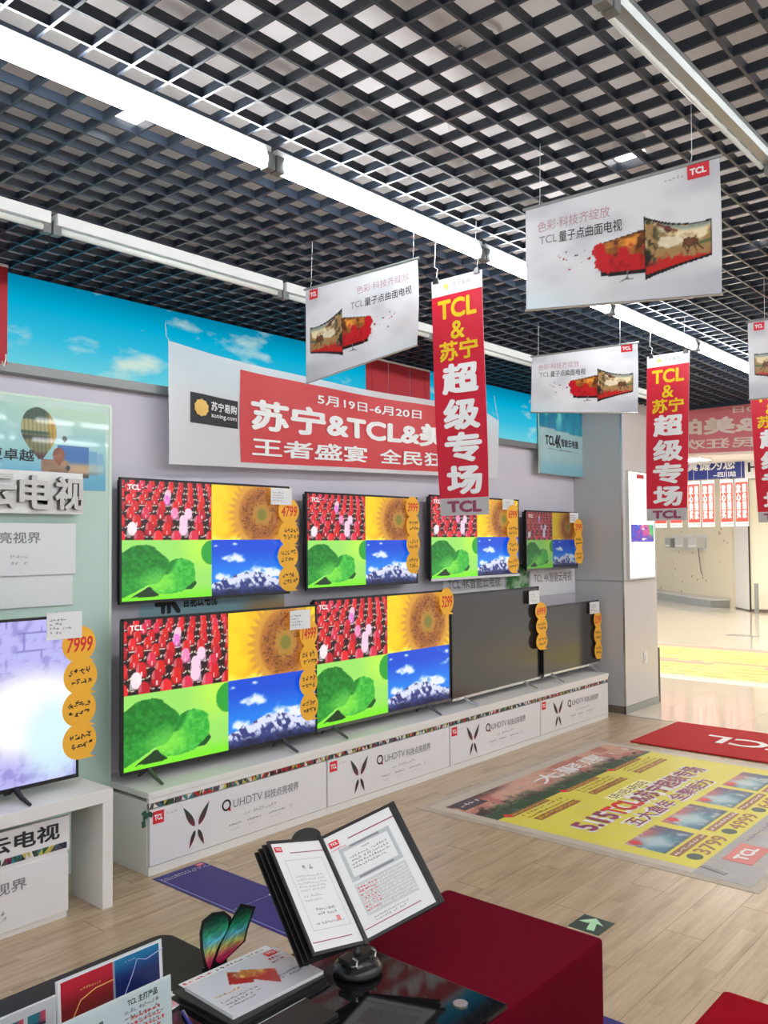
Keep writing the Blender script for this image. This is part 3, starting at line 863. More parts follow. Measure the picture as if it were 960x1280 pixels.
def price_tag(label, y0, z1, y1, z0, x, n, price, seed=0, tilt=0.0, stagger=0.0):
    """chain of n orange speech bubbles, y0..y1 wide, z0..z1 high"""
    w = y1 - y0; hh = (z1 - z0) / n
    t = thing('price_tag', label, 'price tag', WALL((y0 + y1) / 2, z0, x), 'orange handwritten price tags')
    rng = random.Random(seed)
    for i in range(n):
        cy = (z1 - z0) - (i + .5) * hh; cx = rng.uniform(-.03, .03) * w + stagger * (i - n / 2)
        rx, ry = w * .47, hh * .57
        pts = [(cx + rx * math.cos(a), cy + ry * math.sin(a)) for a in [2 * math.pi * k / 26 for k in range(26)]]
        # small tail at the lower right
        k0 = 21
        pts[k0] = (cx + rx * .98, cy - ry * .98)
        b_ = MB().prism(pts, i * .0006, i * .0006 + .0014).build('bubble', M['orange'], t)
        if i == 0:
            text(b_, price, M['red_ink'], cx - rx * .74, cy - ry * .42, cx + rx * .74, cy + ry * .38, n=i * .0006 + .002, bold=.02, name='price', slant=.1)
        else:
            o = obj('handwriting', rect_scribble(seed * 7 + i, rx * 1.5, ry * 1.0, 2), M['ink'], b_, Matrix.Translation((cx, cy, i * .0006 + .0021)) @ Matrix.Rotation(rng.uniform(0, .12), 4, 'Z'))
    MB().box(-w * .12, w * .12, (z1 - z0) * .45, (z1 - z0) * .55, -.006, 0).build('adhesive_pad', M['paper'], t)
    return t

def spec_card(label, y0, z1, y1, z0, x, depth=.02):
    w, h = y1 - y0, z1 - z0
    t = thing('spec_card', label, 'card', WALL(y0, z0, x), 'white specification cards clipped to the televisions')
    box('card', M['paper'], 0, w, 0, h, 0, .003, t)
    box('card_clip', M['acrylic'], w * .3, w * .7, h * .8, h * 1.02, -depth, 0, t)
    small_print(t, M['grey_ink'], w * .07, h * .18, w * .7, h * .8, 4, n=.0036, seed=int(y0 * 100), ragged=.5)
    return t

CTOP = .400
FEET_Z = CTOP
# upper row, hung on the wall
up = [('lit television leftmost in the upper row, above the biggest set', 2.462, 1.286, 3.635, 1.945, -3.938, -3.928, 'quad', 0),
      ('second lit television of the upper row, left of the long red drop banner', 3.788, 1.296, 4.905, 1.921, -3.938, -3.935, 'quad', 0),
      ('third lit television of the upper row, partly behind the long red drop banner', 5.062, 1.308, 6.285, 1.948, -3.94, -3.94, 'quad', 1),
      ('small dimmer television at the right end of the upper row, beside the pillar', 6.395, 1.343, 7.300, 1.862, -3.94, -3.94, 'dim', 2)]
for (lab, y0, z0, y1, z1, x0, x1, k, sv) in up:
    television(lab, y0, z0, y1, z1, x0, x1, k, feet=False, mount=True, silver=sv)
low = [('largest lit television, leftmost on the long white cabinets', 2.395, .450, 3.685, 1.225, -3.81, -3.745, 'quad', 0),
       ('lit television on the cabinets, left of the switched off sets', 3.690, .455, 5.045, 1.250, -3.775, -3.755, 'quad', 2),
       ('switched off television with silver base, between the lit sets and the pillar', 5.060, .445, 6.360, 1.215, -3.755, -3.80, 'dead', 1),
       ('smaller switched off television at the right end of the cabinets, beside the pillar', 6.378, .460, 7.405, 1.042, -3.775, -3.785, 'dead', 1)]
for (lab, y0, z0, y1, z1, x0, x1, k, sv) in low:
    television(lab, y0, z0, y1, z1, x0, x1, k, feet=True, silver=sv)
FEET_Z = .518
television('leftmost television showing pale bricks and a white glow, cut by the left edge', .62, .560, 2.045, 1.285, -3.60, -3.60, 'brick', feet=True, group='televisions on the shelf wall')

# tags and cards
price_tag('orange price tag chain on the leftmost television with the brick picture', 1.955, 1.225, 2.130, .650, -3.585, 4, '7999', 1)
price_tag('orange price tag chain at the right of the first upper television', 3.525, 1.862, 3.705, 1.312, -3.915, 4, '4799', 2)
price_tag('orange price tag chain at the right of the second upper television', 4.753, 1.915, 4.915, 1.380, -3.92, 4, '3999', 3)
price_tag('orange price tag chain at the right of the third upper television', 6.067, 1.89, 6.25, 1.340, -3.92, 4, '6999', 4)
price_tag('narrow orange price tag chain on the small dim television by the pillar', 7.20, 1.790, 7.375, 1.390, -3.92, 3, '2999', 5)
price_tag('big orange price tag chain between the two lit televisions of the lower row', 3.528, 1.132, 3.686, .552, -3.735, 4, '14999', 6)
price_tag('single orange price bubble on the top right corner of the second lower television', 4.900, 1.255, 5.075, 1.085, -3.738, 1, '5299', 7)
price_tag('orange price tag chain between the two switched off televisions', 6.235, 1.075, 6.430, .695, -3.762, 3, '6999', 8)
price_tag('orange price tag chain on the switched off television next to the pillar', 7.262, .940, 7.42, .512, -3.765, 3, '3299', 9)
spec_card('white specification card on the leftmost television', 1.884, 1.300, 2.050, 1.182, -3.584, .012)
spec_card('white specification card at the top right of the first upper television', 3.470, 1.930, 3.640, 1.830, -3.912, .012)
spec_card('white specification card at the top right of the third upper television', 6.01, 1.945, 6.18, 1.858, -3.922, .012)
spec_card('white specification card on the small dim television by the pillar', 7.13, 1.855, 7.29, 1.762, -3.922, .012)
spec_card('white specification card at the top right of the largest lower television', 3.455, 1.200, 3.618, 1.088, -3.732, .012)
spec_card('white specification card between the two switched off televisions', 6.146, 1.184, 6.307, 1.076, -3.765, .012)
spec_card('white specification card on the switched off television next to the pillar', 7.189, 1.032, 7.372, .925, -3.765, .012)

# posters on the wall between the two rows
def paint_tealcard(U, V):
    c = np.ones(U.shape + (3,)) * [.62, .78, .82]; c = mixc(c, (.42, .62, .70), sst(.3, 1, V)); return mixc(c, (.75, .62, .45), sst(.62, .8, U) * sst(.7, .3, V))
w1 = thing('wall_poster', 'pale blue poster lettered 4K between the first televisions of both rows', 'poster', WALL(2.66, 1.09, -4.057), 'posters on the wall between the television rows')
obj('poster_sheet', grid_mesh(40, 20, paint_tealcard, 1.05, .34), M['glossy_print'], w1)
box('poster_backing', M['white'], 0, 1.05, 0, .34, -.002, -.001, w1)
text(w1, '4K', M['ink'], .10, .13, .26, .26, n=.002, bold=.05); text(w1, '智能云电视', M['ink'], .28, .15, .52, .24, n=.002, bold=.02)
text(w1, '专业更卓越', M['ink'], .20, .04, .50, .10, n=.002, bold=.01)
for (lab, y0, w) in (('white lettered board low on the wall under the third upper television', 5.36, .86), ('white lettered board low on the wall under the small dim television', 6.64, .80)):
    w2 = thing('wall_board', lab, 'board', WALL(y0, 1.10, -4.057), 'posters on the wall between the television rows')
    box('board_sheet', M['white_board'], 0, w, 0, .30, 0, .008, w2)
    text(w2, 'TCL 4K智能云电视', M['grey_ink'], .06, .12, w - .06, .21, n=.009, bold=.01)
w3 = thing('green_picture_card', 'small green picture card on the wall between the two white lettered boards', 'card', WALL(6.26, 1.13, -4.057))
obj('card_sheet', grid_mesh(20, 12, lambda U, V: mixc(np.ones(U.shape + (3,)) * [.62, .74, .62], (.12, .42, .12), sst(.4, .6, vnoise(U, V, 6, 6, 2))), .36, .26, n0=.004), M['print'], w3)
box('card_backing', M['white'], 0, .36, 0, .26, 0, .0035, w3)

# ------------------------------------------------------------------ cabinets under the televisions
CX = -3.618
def tri_strip(parent, w, h, n, seed, x0=0.0, y0=0.0):
    rng = random.Random(seed); pal = [(.05, .05, .07), (.75, .08, .12), (.10, .12, .22), (.85, .85, .82), (.12, .45, .50), (.55, .10, .25), (.75, .70, .30), (.3, .28, .3), (.9, .88, .85), (.16, .3, .2)]
    vs, fs, cs = [], [], []
    x = 0
    while x < w - .001:
        d = min(rng.uniform(.012, .035), w - x); s = rng.uniform(-.5, .5) * d
        for tri in (((x, 0), (x + d, 0), (x + d / 2 + s, h)), ((x + d / 2 + s, h), (x + d, 0), (x + d, h)), ((x, 0), (x + d / 2 + s, h), (x, h))):
            k = len(vs); c = rng.choice(pal); vs += [(x0 + a, y0 + b_, n) for a, b_ in tri]; fs.append((k, k + 1, k + 2)); cs += [c] * 3
        x += d
    me = mesh_from(vs, fs); set_cols(me, srgb(cs))
    return tag(obj('pattern_strip', me, M['print'], parent), kind='stuff')
def wing_mesh(pts, ctop, cbot, n):
    n_ = len(pts); cx_ = sum(p[0] for p in pts) / n_; cy_ = sum(p[1] for p in pts) / n_
    vs = [(p[0], p[1], n) for p in pts] + [(cx_, cy_, n)]
    me = mesh_from(vs, [(i, (i + 1) % n_, n_) for i in range(n_)])
    lo = min(p[1] for p in pts); hi = max(p[1] for p in pts)
    cs = []
    for i, v in enumerate(vs):
        t = (v[1] - lo) / (hi - lo); cs.append([ctop[k] * t + cbot[k] * (1 - t) for k in range(3)])
    cs[-1] = [c * .8 + .02 for c in cs[-1]]
    set_cols(me, srgb(cs)); return me
def leaf(x0, y0, x1, y1, w):
    pts = []
    for i in range(9):
        t = i / 8; s = math.sin(math.pi * t ** .7) * w; dx, dy = x1 - x0, y1 - y0; l = math.hypot(dx, dy)
        pts.append((x0 + dx * t - dy / l * s, y0 + dy * t + dx / l * s))
    for i in range(7, 0, -1):
        t = i / 8; s = -math.sin(math.pi * t ** .7) * w; dx, dy = x1 - x0, y1 - y0; l = math.hypot(dx, dy)
        pts.append((x0 + dx * t - dy / l * s, y0 + dy * t + dx / l * s))
    return pts
def butterfly_print(parent, cx_, cy_, s, n):
    g = (.05, .36, .28); r = (.50, .14, .22); dk = (.10, .20, .20)
    for (a, b_, c, d, w, ct, cb) in ((-.06, .05, -.42, .62, .085, g, r), (.06, .05, .42, .62, .085, g, r), (-.05, -.05, -.24, -.50, .06, dk, r), (.05, -.05, .24, -.50, .06, dk, r)):
        obj('printed_wing', wing_mesh(leaf(cx_ + a * s, cy_ + b_ * s, cx_ + c * s, cy_ + d * s, w * s), ct, cb, n), M['print'], parent)
def ring(parent, cx_, cy_, r, t, n, mat):
    vs, fs = [], []; k = 20
    for i in range(k):
        a = 2 * math.pi * i / k; vs += [(cx_ + math.cos(a) * r, cy_ + math.sin(a) * r, n), (cx_ + math.cos(a) * (r - t), cy_ + math.sin(a) * (r - t), n)]
    for i in range(k):
        j = (i + 1) % k; fs.append((2 * i, 2 * j, 2 * j + 1, 2 * i + 1))
    return obj('printed_ring', mesh_from(vs, fs), mat, parent)
bounds = [2.425, 3.640, 4.845, 6.055, 7.235]
cl = ['white cabinet at the left end, nearest the camera, with a butterfly print', 'second white cabinet, under the second lit television', 'third white cabinet, under the first switched off television', 'white cabinet at the right end, against the pillar']
for i in range(4):
    y0, y1 = bounds[i], bounds[i + 1]; w = y1 - y0
    t = thing('tv_cabinet', cl[i], 'cabinet', WALL(y0, 0, CX), 'low white cabinets under the televisions')
    box('carcass', M['white'], .001, w - .001, .0, .350, -.435, -.020, t)
    box('toe_board', M['white'], .001, w - .001, 0, .042, -.020, -.004, t)
    box('frieze', M['white'], .001, w - .001, .346, .3695, -.020, 0, t)
    p = box('poster_board', M['white_board'], .006, w - .006, .046, .315, -.012, .000, t)
    st = box('strip_backing', M['grey_trim'], .003, w - .003, .318, .345, -.016, -.003, t)
    tri_strip(st, w - .006, .023, -.002, 11 + i, .003, .320)
    tcl_logo(p, .022, .243, .085, .303, .001)
    small_print(p, M['pale_ink'], .10, .272, .17, .288, 1, n=.002, seed=2)
    butterfly_print(p, .28, .165, .19, .002)
    ring(p, .470, .232, .030, .010, .002, M['ink']); MB().prism([(.478, .215), (.492, .222), (.500, .198), (.490, .196)], .0012, .002).build('printed_tail', M['logo_red'], p)
    text(p, 'UHDTV', M['grey_ink'], .515, .208, .715, .250, n=.002)
    text(p, '科技点亮视界', M['grey_ink'], .730, .200, .985, .248, n=.002, bold=.006)
    small_print(p, M['pale_ink'], .585, .150, .835, .176, 1, n=.002, seed=4, ragged=0)
    for (a, b_) in ((.49, .57), (.61, .70), (.76, .87)):
        small_print(p, M['grey_ink'], a, .115, b_, .131, 1, n=.002, seed=int(a * 100), ragged=0)
        small_print(p, M['pale_ink'], a + .01, .092, b_ - .02, .103, 1, n=.002, seed=int(a * 90), ragged=0)
    ring(p, .925, .125, .009, .003, .002, M['pale_ink'])
wt = thing('display_worktop', 'continuous white top over the four cabinets, carrying the lower televisions', 'worktop', WALL(2.42, .370, CX))
box('worktop_board', M['white'], 0, 4.82, 0, .030, -.440, .004, wt, bevel=.002)
gc = thing('green_ornament', 'small dark green cutout stuck to the left corner of the cabinets', 'ornament', WALL(2.395, .275, CX - .0))
MB().prism([(-.0, .0), (.03, .012), (.045, .004), (.055, .02), (.04, .034), (.02, .03), (.01, .045), (-.01, .035), (.0, .02)], -.004, .003).build('cutout', M['green_clip'], gc)
MB().prism([(-.005, -.035), (.012, -.03), (.008, 0), (-.01, -.006)], -.003, .002).build('cutout_stem', M['green_clip'], gc)

# stand of the leftmost television with its boxes
sd = thing('display_stand', 'thick white table-like stand under the leftmost television', 'stand', WALL(.55, 0, -3.452))
box('stand_top', M['white'], 0, 1.580, .462, .518, -.46, 0, sd, bevel=.002)
box('stand_side', M['white'], 1.530, 1.580, 0, .4615, -.27, -.001, sd, bevel=.002)
box('stand_side', M['white'], 0, .05, 0, .4615, -.27, -.001, sd, bevel=.002)
box('under_rail', M['silver'], .7, 1.42, .452, .4615, -.05, -.03, sd)
bx = thing('storage_box', 'white box with lettered boards standing under the leftmost television stand', 'box', WALL(.75, 0, -3.50))
box('box_body', M['white'], 0, 1.195, 0, .285, -.30, -.012, bx, bevel=.002)
p = box('upper_board', M['white_board'], -.02, 1.203, .286, .432, -.022, -.008, bx)
text(p, '智能云电视', M['ink'], .635, .345, 1.155, .412, n=-.006, bold=.025); text(p, 'TCL', M['logo_red'], .36, .345, .60, .41, n=-.006, bold=.04)
tri_strip(p, 1.19, .026, -.006, 33, .0, .296)
p = box('lower_board', M['white_board'], .0, 1.195, .030, .275, -.0115, -.002, bx)
text(p, '科技点亮视界', M['grey_ink'], .585, .180, 1.01, .228, n=-.0, bold=.01); small_print(p, M['pale_ink'], .8, .07, .95, .12, 2, n=0.0, seed=6)

# light box on the pillar front
lx = thing('pillar_light_box', 'tall white light box with a rainbow picture on the pillar front', 'light box', WALL(7.53, 1.228, -3.559))
box('box_rim', M['silver'], 0, .565, 0, 1.02, 0, .03, lx)
box('lit_face', M['lightbox'], .014, .551, .014, 1.006, .0305, .034, lx)
def paint_rainbow(U, V):
    n = vnoise(U, V, 9, 5, 6); pal = np.array([(.2, .75, .75), (.15, .35, .85), (.45, .25, .75), (.85, .3, .6), (.3, .8, .4), (.35, .3, .85)])
    i = np.clip((U * 3 + n * 3).astype(int), 0, 5); c = pal[i]; c = mixc(c, (.35, .25, .75), sst(.5, .1, V))
    edge = sst(.35, .5, vnoise(U, V, 6, 6, 9) + .25 * np.sin(V * 3.1)); return (1 - edge[..., None]) + c * edge[..., None]
obj('rainbow_picture', grid_mesh(36, 16, paint_rainbow, .50, .165, n0=.0352), M['screen'], lx, Matrix.Translation((.03, .35, 0)))
box('red_mark', M['logo_red'], .17, .33, .95, .99, .0345, .0352, lx)
sk = thing('wall_socket', 'small white socket plate low on the pillar front', 'socket', WALL(7.86, .42, -3.5595))
box('socket_plate', M['white'], 0, .07, 0, .11, 0, .008, sk, bevel=.002); box('socket_recess', M['grey_trim'], .012, .018, .03, .08, .008, .009, sk)
mp_ = thing('metal_edge_post', 'short silver metal post at the far foot of the pillar', 'post', WALL(8.24, 0, -3.57))
box('post', M['grey_leg'], 0, .02, 0, .53, -.02, 0, mp_); box('post_cap', M['silver'], -.003, .023, .53, .538, -.023, .003, mp_)

# ------------------------------------------------------------------ wall banner and its pink back-to-front twin
def banner(mw, label, mirror=False):
    Wd, H = 3.235, .655
    t = thing('wide_banner', label, 'banner', mw)
    cw, cr, ci = (M['film_white'], M['cloth_red'], M['white_ink']) if not mirror else (M['pink_pale'], M['pink_cloth'], M['pink_pale'])
    X = (lambda a: Wd - a) if mirror else (lambda a: a)
    def wv(x, y, n):
        # gentle creases, corners pulled up towards the ties
        xx = Wd - x if mirror else x
        k = .010 * math.sin(xx * 5.5 + y * 3) + .002 * math.sin(xx * 15 + y * 12) + .016 * math.exp(-((xx - y * .6) / .25) ** 2)
        yy = y + (.018 * (1 - xx / .35) * (y / H) if xx < .35 else 0) + .028 * xx * (1 - y / H) - .010 * xx * (y / H) * 0
        if xx > 2.95: yy -= .55 * (xx - 2.95) * (y / H) * .6
        yy -= .04 * math.sin(math.pi * min(xx / 3.2, 1)) * (y / H)
        return (x, yy, k + n)
    def sheet(name, mat, a, b_, y0, y1, n):
        a, b_ = (X(b_), X(a)) if mirror else (a, b_)
        nx_ = max(4, int((b_ - a) / .04))
        me = grid_mesh(nx_, 14, None, b_ - a, y1 - y0, warp=lambda x, y, z: wv(x + a, y + y0, n))
        return obj(name, me, mat, t)
    sheet('banner_cloth', cw, 0, Wd, 0, H, 0)
    sheet('red_field', cr, .505, 3.055, .032, .606, .0035)
    f = lambda x, y, n: wv(x, y, n)
    def tx(s, mat, x0, y0, x1, y1, **k):
        if mirror: x0, x1 = X(x1), X(x0)
        text(t, s, mat, x0, y0, x1, y1, n=.0095, warp=f, mirror=mirror, **k)
    tx('5月19日-6月20日', ci, 1.13, .475, 2.19, .545, bold=.02)
    tx('苏宁&TCL&美的', ci, .60, .250, 2.78, .435, bold=.040)
    tx('王者盛宴', ci, .60, .078, 1.60, .195, bold=.022)
    tx('全民狂欢', ci, 1.75, .078, 2.70, .195, bold=.022)
    if not mirror:
        lp = sheet('logo_field', M['ink'], .135, .49, .235, .405, .0035)
        mb = MB().prism([(.205 + .045 * math.cos(a) * (1 + .12 * (i_ % 2)), .325 + .045 * math.sin(a) * (1 + .12 * (i_ % 2))) for i_, a in enumerate([k * math.pi / 10 for k in range(20)])], .007, .010); mb.v = [tuple(wv(*q)) for q in mb.v]; mb.build('emblem', M['gold'], t)
        tx('苏宁易购', M['white_ink'], .275, .320, .475, .372, bold=.02); tx('suning.com', M['white_ink'], .275, .272, .475, .305, bold=.01)
        sheet('blue_field', M['navy'], 2.93, 3.04, .16, .26, .006)
        sheet('maker_mark', M['white_ink'], 2.945, 3.03, .195, .225, .009)
    else:
        sheet('blue_field', M['navy'], 2.93, 3.04, .16, .26, -.003)
    for a in (.01, Wd - .01):
        MB().tube([wv(a, H - .01, .004), (a, H + .05, -.02), (a, H + .12, -.03)], .0025, 6).build('tie_string', M['paper'], t)
    return t
banner(WALL(2.748, 2.028, -3.935), 'wide white and red banner with large white lettering across the television wall')
banner(frame((-3.985, 8.66, 2.37), (1, 0, 0), (0, 0, 1)), 'wide pink banner seen from behind with back-to-front lettering, far right', mirror=True)

# ------------------------------------------------------------------ hanging posters
def paint_poster(flip):
    def P(U, V):
        if flip: U = 1 - U
        c = np.ones(U.shape + (3,)) * [.80, .81, .84]
        c = mixc(c, (.90, .91, .93), sst(.3, .7, vnoise(U, V, 3, 3, 4))); c = mixc(c, (.86, .93, .96), sst(.35, 0, V) * sst(.5, 0, U))
        c = mixc(c, (.72, .74, .78), sst(.22, .12, V) * sst(.25, .9, U) * .5)
        # rear set with red paint burst
        n = vnoise(U, V, 26, 18, 3)
        m = inpoly(U, V, [(.42, .52), (.645, .585), (.645, .225), (.42, .235)])
        s = mixc(np.ones_like(c) * [.50, .28, .10], (.93, .62, .24), sst(.35, .7, vnoise(U, V, 14, 12, 7, 4)) * sst(.30, .52, V)); s = mixc(s, (.30, .14, .07), sst(.55, .7, vnoise(U, V, 26, 22, 17)) * .8)
        s = mixc(s, (.76, .10, .13), sst(.47, .40, V + (n - .5) * .25)); s = mixc(s, (.58, .05, .08), sst(.5, .65, vnoise(U, V, 40, 30, 18)) * sst(.45, .38, V) * .7)
        c = np.where(m[..., None], s, c)
        fr = m & ~inpoly(U, V, [(.425, .515), (.645, .578), (.645, .262), (.425, .268)]); c = np.where(fr[..., None], [.12, .06, .06], c)
        b = ((U - .425) / .042) ** 2 + ((V - .37) / .15) ** 2 + (n - .5) * 2.6
        c = mixc(c, (.78, .08, .13), sst(1.0, .85, b))
        rr = random.Random(3)
        for i in range(15):
            x, y, r = rr.uniform(.19, .40), rr.uniform(.33, .50), rr.uniform(.002, .007)
            c = np.where((((U - x) / r) ** 2 + ((V - y) / (r * 1.3)) ** 2 < 1)[..., None], [.62, .10, .16] if i % 3 else [.25, .25, .3], c)
        for q in ([(.50, .165), (.545, .205), (.60, .185), (.545, .190)], [(.545, .19), (.552, .26), (.558, .26), (.556, .19)]):
            c = np.where(inpoly(U, V, q)[..., None], [.45, .45, .48], c)
        t = np.clip((U - .64) / .315, 0, 1)
        top = .686 - .106 * t - .045 * (1 - (2 * t - 1) ** 2); bot = .17 + .134 * t + .012 * (1 - (2 * t - 1) ** 2)
        m = (U > .64) & (U < .955) & (V < top) & (V > bot)
        h = np.clip((V - bot) / (top - bot), 0, 1)
        n2 = vnoise(t, h, 18, 14, 12, 4); n3 = vnoise(t, h, 7, 6, 15, 3)
        s = mixc(np.ones_like(c) * [.66, .52, .33], (.95, .90, .74), sst(.35, .65, n3) * sst(.42, .62, h))
        s = mixc(s, (.52, .58, .55), sst(.45, .65, n3) * sst(.78, .95, h)); s = mixc(s, (.34, .42, .28), sst(.38, .44, h) * sst(.52, .46, h) * sst(.5, .7, t))
        s = mixc(s, (.24, .24, .16), sst(.42, .60, n2) * sst(.40, .05, t)); s = mixc(s, (.12, .10, .09), sst(.3, .5, n2) * sst(.22, .0, t) * sst(.6, .3, h))
        s = mixc(s, (.95, .92, .82), sst(1.1, .7, ((t - .38) / .2) ** 2 + ((h - .60) / .13) ** 2 + (n2 - .5)) * .8)
        s = mixc(s, (.76, .14, .12), sst(.34, .24, h + (n2 - .5) * .25 + abs(t - .35) * .25))
        bull = ((t - .68) / .12) ** 2 + ((h - .52) / .14) ** 2 + (n2 - .5) * 2.2; s = mixc(s, (.36, .21, .13), sst(1.05, .8, bull)); s = mixc(s, (.55, .36, .22), sst(.6, .2, bull) * n2)
        for lx_, k_ in (.60, .3), (.66, -.1), (.74, .25), (.79, .5): s = np.where(((abs(t - lx_ - (.42 - h) * k_) < .010) & (h < .44) & (h > .24))[..., None], [.3, .18, .12], s)
        man = ((t - .36) / .06) ** 2 + ((h - .86) / .08) ** 2 + (n2 - .5) * .8; s = mixc(s, (.36, .20, .16), sst(1.1, .7, man)); s = mixc(s, (.46, .24, .18), sst(.035, .01, abs(h - .90 + (t - .3) * .35)) * (t > .2) * (t < .5))
        edge = (h < .07) | (h > .96) | (t < .02) | (t > .985); s = np.where(edge[..., None], [.10, .07, .07], s)
        c = np.where(m[..., None], s, c)
        return c
    return P
def hanging_poster(label, TL, TR, BL, BR, flip=False, top_wires=((.1, .9))):
    TL, TR, BL, BR = map(Vector, (TL, TR, BL, BR))
    O = (TL + TR) / 2
    t = thing('hanging_poster', label, 'poster', Matrix.Translation(O), 'white advertising posters hanging from the ceiling')
    W_, H_ = (TR - TL).length, ((TL - BL).length + (TR - BR).length) / 2
    nrm = (TR - TL).cross(TL - BL).normalized()
    def warp(x, y, n):
        u, v = x / W_, y / H_
        p = (BL * (1 - u) + BR * u) * (1 - v) + (TL * (1 - u) + TR * u) * v
        return p - O + nrm * (n + .010 * math.sin(math.pi * v) * math.sin(u * 5))
    obj('poster_sheet', grid_mesh(190, 120, paint_poster(flip), W_, H_, warp=warp), M['film'], t)
    MB().tube([warp(-.008, H_, 0), warp(W_ + .008, H_, 0)], .0055, 8).build('top_rod', M['zinc'], t)
    MB().tube([warp(-.004, 0, 0), warp(W_ + .004, 0, 0)], .004, 8).build('bottom_rod', M['silver'], t)
    for a in top_wires:
        b_ = Vector(warp(W_ * a, H_, 0)); zt = CE + .01 - O.z
        MB().tube([b_, b_ + Vector((.004, 0, .02)), (b_.x + .002, b_.y + .01, zt)], .0009, 5).build('hanging_wire', M['paper'], t)
    f = warp; X = lambda a: (1 - a) * W_ if flip else a * W_
    if not flip:
        text(t, '色彩·科技齐绽放', M['rose_ink'], .075 * W_, .735 * H_, .475 * W_, .835 * H_, n=.0025, warp=f)
        text(t, 'TCL', M['grey_ink'], .085 * W_, .615 * H_, .19 * W_, .690 * H_, n=.0025, warp=f); text(t, '量子点曲面电视', M['ink'], .20 * W_, .600 * H_, .535 * W_, .700 * H_, n=.0025, warp=f, bold=.006)
        tcl_logo(t, .855 * W_, .885 * H_, .955 * W_, .985 * H_, n=.0025, warp=f); small_print(t, M['pale_ink'], .745 * W_, .905 * H_, .835 * W_, .945 * H_, 1, n=.0025, warp=f)
    else:
        text(t, '色彩·科技齐绽放', M['rose_ink'], .49 * W_, .79 * H_, .93 * W_, .875 * H_, n=.0025, warp=f)
        text(t, 'TCL', M['grey_ink'], .44 * W_, .645 * H_, .55 * W_, .715 * H_, n=.0025, warp=f); text(t, '量子点曲面电视', M['ink'], .56 * W_, .635 * H_, .945 * W_, .725 * H_, n=.0025, warp=f, bold=.006)
        tcl_logo(t, .045 * W_, .875 * H_, .125 * W_, .975 * H_, n=.0025, warp=f)
    return t
M['rose_ink'] = pbr('rose_grey_ink', (0.52, 0.30, 0.36), 0.6)
hanging_poster('largest hanging poster, upper right, with a curved television picture', (-1.496, 2.455, 2.70), (-.858, 2.455, 2.688), (-1.494, 2.448, 2.36), (-.893, 2.55, 2.318), top_wires=(.08, .87))
hanging_poster('hanging poster left of the first red drop banner, its picture at the left', (-2.692, 2.594, 2.70), (-2.067, 2.594, 2.699), (-2.744, 2.645, 2.302), (-2.187, 2.735, 2.401), flip=True, top_wires=(.05, .96))
hanging_poster('small distant hanging poster between the two red drop banners', (-2.691, 4.465, 2.70), (-2.023, 4.465, 2.681), (-2.688, 4.440, 2.362), (-2.052, 4.51, 2.301), top_wires=(.06, .84))
hanging_poster('hanging poster cut off by the right edge of the picture', (-1.450, 4.505, 2.70), (-.80, 4.505, 2.69), (-1.450, 4.50, 2.304), (-.80, 4.52, 2.29), flip=True, top_wires=(.12, .9))

def drop_banner(label, xl, xr, Y, ztop, zbot, skew, dy=0.0, swing=0.0):
    w, h = xr - xl, ztop - zbot
    t = thing('drop_banner', label, 'banner', Matrix.Translation(((xl + xr) / 2, Y, ztop)), 'long red drop banners hanging from the ceiling')
    def warp(x, y, n):
        v = 1 - y / h; narrow = 1 - .05 * v
        return Vector((-w / 2 + w * .5 + (x - w / 2) * narrow + skew * v - w * 0, -.012 * math.sin(v * 4 + x * 8) * v - n + swing * v, y - h))
    def sh(name, mat, x0, y0, x1, y1, n):
        me = grid_mesh(8, 30, None, x1 - x0, y1 - y0, warp=lambda x, y, z: warp(x + x0, y + y0, n)); return obj(name, me, mat, t)
    sh('banner_sheet', M['film_white'], 0, 0, w, h, 0)
    sh('red_field', M['film_red'], .001, h * .072, w - .001, h * .928, .0015)
    sh('grey_field', M['film_grey'], .001, .001, w - .001, h * .070, .0015)
    Z = lambda a: h * (1 - a); f = warp
    T_ = lambda s, m, x0, a, x1, b_, **k: text(t, s, m, x0 * w, Z(b_), x1 * w, Z(a), n=.003, warp=f, **k)
    T_('TCL', M['yellow'], .14, .095, .87, .172, bold=.035)
    T_('&', M['yellow'], .38, .190, .64, .262, bold=.02)
    T_('苏宁', M['yellow'], .15, .272, .88, .352, bold=.03)
    T_('超', M['white_ink'], .20, .372, .85, .490, bold=.045); T_('级', M['white_ink'], .20, .520, .85, .640, bold=.045)
    T_('专', M['white_ink'], .20, .660, .86, .775, bold=.045); T_('场', M['white_ink'], .20, .798, .85, .908, bold=.045)
    T_('TCL', M['maroon_ink'], .17, .942, .84, .985, bold=.05)
    ring_ = [(w * .3 + .012 * math.cos(a), Z(.035) + .012 * math.sin(a)) for a in [k * math.pi / 5 for k in range(10)]]
    mb = MB().prism(ring_, .0025, .0035); mb.v = [tuple(warp(*p)) for p in mb.v]; mb.build('emblem', M['gold'], t)
    T_('苏宁易购', M['grey_ink'], .42, .022, .78, .045)
    for a in (.10, .90):
        p = Vector(warp(a * w, h, 0))
        MB().hexa([p + Vector(q) for q in ((-.014, -.008, -.012), (.014, -.008, -.012), (.014, .008, -.012), (-.014, .008, -.012), (-.009, -.003, .012), (.009, -.003, .012), (.009, .003, .012), (-.009, .003, .012))]).build('binder_clip', M['black'], t)
        MB().tube([p + Vector((0, 0, .01)), p + Vector((.006, .003, .05)), (p.x - .008, p.y, .06), (p.x, p.y, CE + .005 - ztop)], .0014, 5).build('hanging_string', M['paper'], t)
    return t
drop_banner('long red drop banner in the centre, nearest the camera, with yellow and white lettering', -2.222, -1.962, 2.88, 2.700, 1.706, .024)
